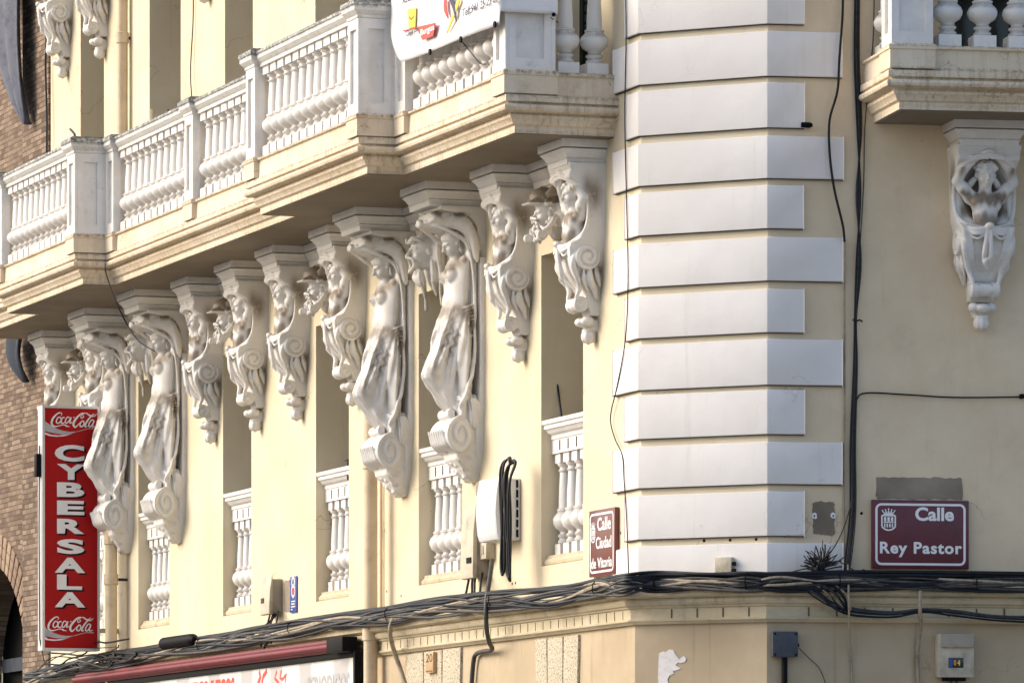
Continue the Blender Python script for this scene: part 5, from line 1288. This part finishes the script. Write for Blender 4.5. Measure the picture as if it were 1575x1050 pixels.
cable('thin_wire', 'thin dark wire hanging crookedly down the left ends of the quoins', 'wire', [(FL, 962, -30, .035), (FL, 963, 60, .035), (FL, 961, 180, .035), (FL, 964, 320, .035), (FL, 966, 430, .035), (FL, 962, 520, .035), (FL, 950, 590, .03), (FL, 939, 640, .02), (FL, 945, 672, .02), (FL, 957, 700, .03), (FL, 960, 740, .035), (FL, 964, 800, .035), (FL, 967, 885, .05)], .0042)
cable('thin_wire', 'thin dark wire down the upper wall above the long balcony', 'wire', [(FL, 297, -40, .02), (FL, 297, 30, .02), (FL, 293, 110, .03), (FL, 296, 165, .05)], .005)
cable('thin_wire', 'dark wire looping from the balcony edge over the veiled woman', 'wire', [(FL, 162, 405, 1.07), (FL, 163, 420, 1.07), (FL, 178, 462, .70), (FL, 196, 500, .55), (FL, 214, 525, .52), (FL, 238, 540, .48)], .006)
cable('thin_wire', 'dark cable down the joint between the brick and cream buildings', 'wire', [(FL, 71, -30, .06), (FL, 71, 60, .06), (FL, 70, 110, .06), (FL, 72, 180, .06), (FL, 72, 250, .06), (FL, 73, 560, .06)], .010)
cable('iron_rod', 'slim dark iron rod leaning in the right hand window opening', 'rod', [(FL, 855, 573, -.12), (FL, 860, 612, -.12), (FL, 867, 668, -.12)], .008)
cable('iron_rod', 'short bent iron hook above the middle window balustrade', 'hook', [(FL, 531, 708, -.03), (FL, 535, 707, -.03), (FL, 535, 715, -.03), (FL, 535, 738, -.03)], .008, 'rust')
cable('iron_rod', 'stub of rusty reinforcing bar rising behind the balustrade at the left pier of its bay', 'rod', [(FL, 233, 168, .3), (FL, 233, 190, .3)], .010, 'pipe')
cable('iron_rod', 'stub of rusty reinforcing bar rising behind the middle of the balustrade', 'rod', [(FL, 259, 169, .3), (FL, 259, 186, .3)], .010, 'rust')
cable('dry_stalk', 'dry weed stalk growing from the pier cap of the balcony', 'weed', [(FL, 114, 217, .9), (FL, 115, 208, .9), (FL, 111, 202, .9), (FL, 108, 199, .9)], .010, 'rust')
cable('conduit', 'brown flexible conduit bending down over the cornice left of the lintel stones', 'conduit', [(FL, 628, 938, .20), (FL, 606, 950, .22), (FL, 600, 972, .22), (FL, 606, 1000, .15), (FL, 618, 1035, .09), (FL, 628, 1075, .09)], .018, 'cable_tan')
cable('conduit', 'grey conduit dropping over the cornice from the meter boxes', 'conduit', [(FL, 757, 862, .06), (FL, 753, 890, .16), (FL, 748, 925, .23), (FL, 748, 960, .23), (FL, 752, 985, .18), (FL, 757, 998, .10), (FL, 745, 1001, .09), (FL, 733, 1005, .08), (FL, 728, 1018, .08), (FL, 724, 1070, .08)], .017, 'cable_grey')
for a in ((722, 888, 716, 915), (728, 888, 726, 916), (732, 888, 730, 918), (742, 885, 738, 914)):
    cable('meter_cable', 'black cable dropping from the narrow meter box into the bundle', 'cable', [(FL, a[0], a[1] - 4, .06), (FL, a[0] - 2, a[1] + 8, .10), (FL, a[2], a[3], .19)], .009, 'cable', 'cables under the narrow meter box')
for a in ((416, 948, 404, 980), (420, 948, 409, 985), (424, 946, 413, 978), (428, 946, 420, 975), (426, 950, 402, 966)):
    cable('meter_cable', 'dark cable dropping from the beige electric box into the bundle', 'cable', [(FL, a[0], a[1] - 6, .05), (FL, (a[0] + a[2]) / 2 + rg.uniform(-5, 5), (a[1] + a[3]) / 2, .14), (FL, a[2], a[3], .19), (FL, a[2] - 3, a[3] + 14, .20)], .008, 'cable', 'cables under the beige electric box')
cable('conduit', 'pale pair of conduits dropping over the cornice on the right wall', 'conduit', [(FR, 1415, 900, .20), (FR, 1415, 938, .21), (FR, 1416, 965, .12), (FR, 1411, 1000, .07), (FR, 1413, 1070, .07)], .013, 'cable_tan')
cable('conduit', 'thin pale cable dropping over the cornice below the cable tuft', 'cable', [(FR, 1304, 868, .10), (FR, 1305, 900, .22), (FR, 1306, 945, .21), (FR, 1308, 1000, .07), (FR, 1312, 1070, .07)], .007, 'cable_tan')
cable('thin_wire', 'thin wire curving down right of the dark junction box', 'wire', [(FR, 1229, 996, .09), (FR, 1245, 1012, .07), (FR, 1262, 1030, .07), (FR, 1276, 1070, .07)], .003, 'cable_grey')
x, z = FR.at(1226, 193); m = MB(); m.lathe([(.014, 0), (.018, .01), (.018, .06), (.010, .075)], 12, (0, .03, 0), 'x'); o = m.build('pipe_stub', 'black', None, tuple(FR.w(x + .02, .0, z)), FR.ang, smooth=40); tag(o, 'short black pipe stub lying on a quoin edge of the right wall', 'pipe stub')
# tuft of cut cable ends
c_ = pt(FR, 1262, 868, .16); t = thing('cable_tuft', FR, FR.at(1262, 890)[0], .15, 3.5, 'bristling tuft of cut cable ends standing above the bundle', 'cables', drz=-FR.ang)
root = pt(FR, 1268, 900, .18)
for k in range(60):
    a = rg.uniform(.15, 2.95); L_ = rg.uniform(.07, .16); mid = pt(FR, 1262 + rg.uniform(-6, 6), 872 + rg.uniform(-6, 10), .15 + rg.uniform(-.03, .05))
    e = mid + FR.ex * (-math.cos(a) * L_ * -1 * rg.choice((1, 1, -.6))) + Vector((0, 0, math.sin(a) * L_)) + FR.o * rg.uniform(-.03, .06)
    worldtube(t, 'cable_end', rg.choice(('cable', 'cable', 'cable_grey')), catmull([root + FR.ex * rg.uniform(-.03, .03), mid, mid.lerp(e, .6) + Vector((rg.uniform(-.01, .01), 0, .006)), e], 4), rg.choice((.0035, .005)), 5)
for q in ([(1288, 862), (1300, 868), (1316, 878), (1334, 888), (1337, 884), (1326, 876)], [(1272, 862), (1282, 866), (1300, 855), (1312, 845)], [(1200, 884), (1230, 876), (1252, 870), (1266, 858)], [(1262, 868), (1285, 838), (1300, 805), (1310, 770)]):
    cable('loose_wire', 'loose thin wire sticking out by the cable tuft', 'wire', [(FR, a, b, .09) for a, b in q], .0042, 'cable_grey', 'loose wires round the cable tuft')

# ================================================================= the brick building beyond
K = thing('brick_building', FL, -15.995, 0, 0, 'old brick building with an arched opening, beyond the cream building', 'building', drz=-FL.ang)
KO = K.location.copy()
def inK(mb, name, mat, **k): return mb.build(name, mat, K, FL.org - KO, FL.ang, **k)
m = MB(); m.box(-16.99, -15.996, -.5, .02, 0, 12.4); inK(m, 'pier', 'brick')
A0, AZ, aa, ab = -18.75, 3.5, 1.45, 1.10
arc = [(A0 + aa * math.cos(math.pi * k / 28), AZ + ab * math.sin(math.pi * k / 28)) for k in range(29)]
w = MB(); pw = -.10
out_ = [(-16.991, 0), (-16.991, 12.4), (-26, 12.4), (-26, 0)]
poly = [(-16.991, 0), (-16.991, 12.4), (-26, 12.4), (-26, 0), (arc[-1][0], 0)] + arc[::-1] + [(arc[0][0], 0)]
w.prism(poly, pw - .45, pw); inK(w, 'wall', 'brick')
for k in range(30):
    a0, a1 = math.pi * k / 30 + .012, math.pi * (k + 1) / 30 - .012; q = []
    for rr_, a in ((0, a0), (.33, a0), (.33, a1), (0, a1)): q.append((A0 + (aa + rr_) * math.cos(a), AZ + (ab + rr_) * math.sin(a)))
    m = MB()
    for j in range(3):
        u0, u1 = j / 3 + .01, (j + 1) / 3 - .02
        m.prism([tuple(Vector(q[0]).lerp(Vector(q[1]), u0)), tuple(Vector(q[0]).lerp(Vector(q[1]), u1)), tuple(Vector(q[3]).lerp(Vector(q[2]), u1)), tuple(Vector(q[3]).lerp(Vector(q[2]), u0))], pw - .02, pw + .015)
    inK(m, 'arch_brick', 'brickpiece', bevel=.003)
m = MB(); m.box(A0 - 1.6, A0 + 1.6, pw - .62, pw - .50, .05, 4.7); d = inK(m, 'door', 'black')
m = MB(); m.box(A0 + .9, A0 + 1.02, pw - .499, pw - .40, 0, 4.4); m.box(A0 - 1.3, A0 + .899, pw - .499, pw - .42, 3.62, 3.75); m.build('frame', 'darkcloth', d)
m = MB(); m.box(-26, -15.9, -6, .12, 12.401, 12.7); inK(m, 'roof', 'cornice')

def hanging(name, label, left, right, p, mat, folds, zt=None):
    """cloth between a left and a right edge given as picture points from top to bottom"""
    l = [FL.at(a, b, p) for a, b in left]; r = [FL.at(a, b, p) for a, b in right]; rows, cols = 26, 18
    def edge(e, u):
        v = np.linspace(0, 1, len(e)); return float(np.interp(u, v, [q[0] for q in e])), float(np.interp(u, v, [q[1] for q in e]))
    t = thing(name, FL, l[0][0], p, l[0][1], label, 'cloth'); vs = []; fs = []
    for i in range(rows + 1):
        u = i / rows; (xa, za), (xb_, zb_) = edge(l, u), edge(r, u)
        for j in range(cols + 1):
            v = j / cols; vs.append((xa + (xb_ - xa) * v - l[0][0], .045 * math.sin(v * folds * 6.28 + u * 1.5) * (1 - .3 * u) + .03 * math.sin(u * 4), za + (zb_ - za) * v - l[0][1]))
    for i in range(rows):
        for j in range(cols): k = i * (cols + 1) + j; fs.append((k, k + 1, k + cols + 2, k + cols + 1))
    o = MB().add(vs, fs).build('sheet', mat, t, smooth=70)
    bm = bmesh.new(); bm.from_mesh(o.data); bmesh.ops.solidify(bm, geom=bm.faces, thickness=.008); bm.to_mesh(o.data); bm.free()
    m = MB(); m.lathe([(.02, 0), (.02, r[0][0] - l[0][0])], 10, (0, 0, .0), 'x'); m.build('rod', 'rust', t)
hanging('hanging_cloth', 'blue grey cloth swag ending in a long point, in front of the upper brickwork', [(-40, -60), (-8, -10), (0, 50), (8, 110), (22, 160), (36, 190)], [(38, -90), (36, 0), (37, 60), (38, 120), (38, 160), (38, 192)], .12, 'cloth', 2.2)
hanging('hanging_cloth', 'small dark cloth tip hanging over the brick pier below the balcony', [(13, 518), (18, 545), (26, 570), (34, 586)], [(37, 510), (37, 540), (37, 565), (37, 588)], .12, 'darkcloth', 1.3)
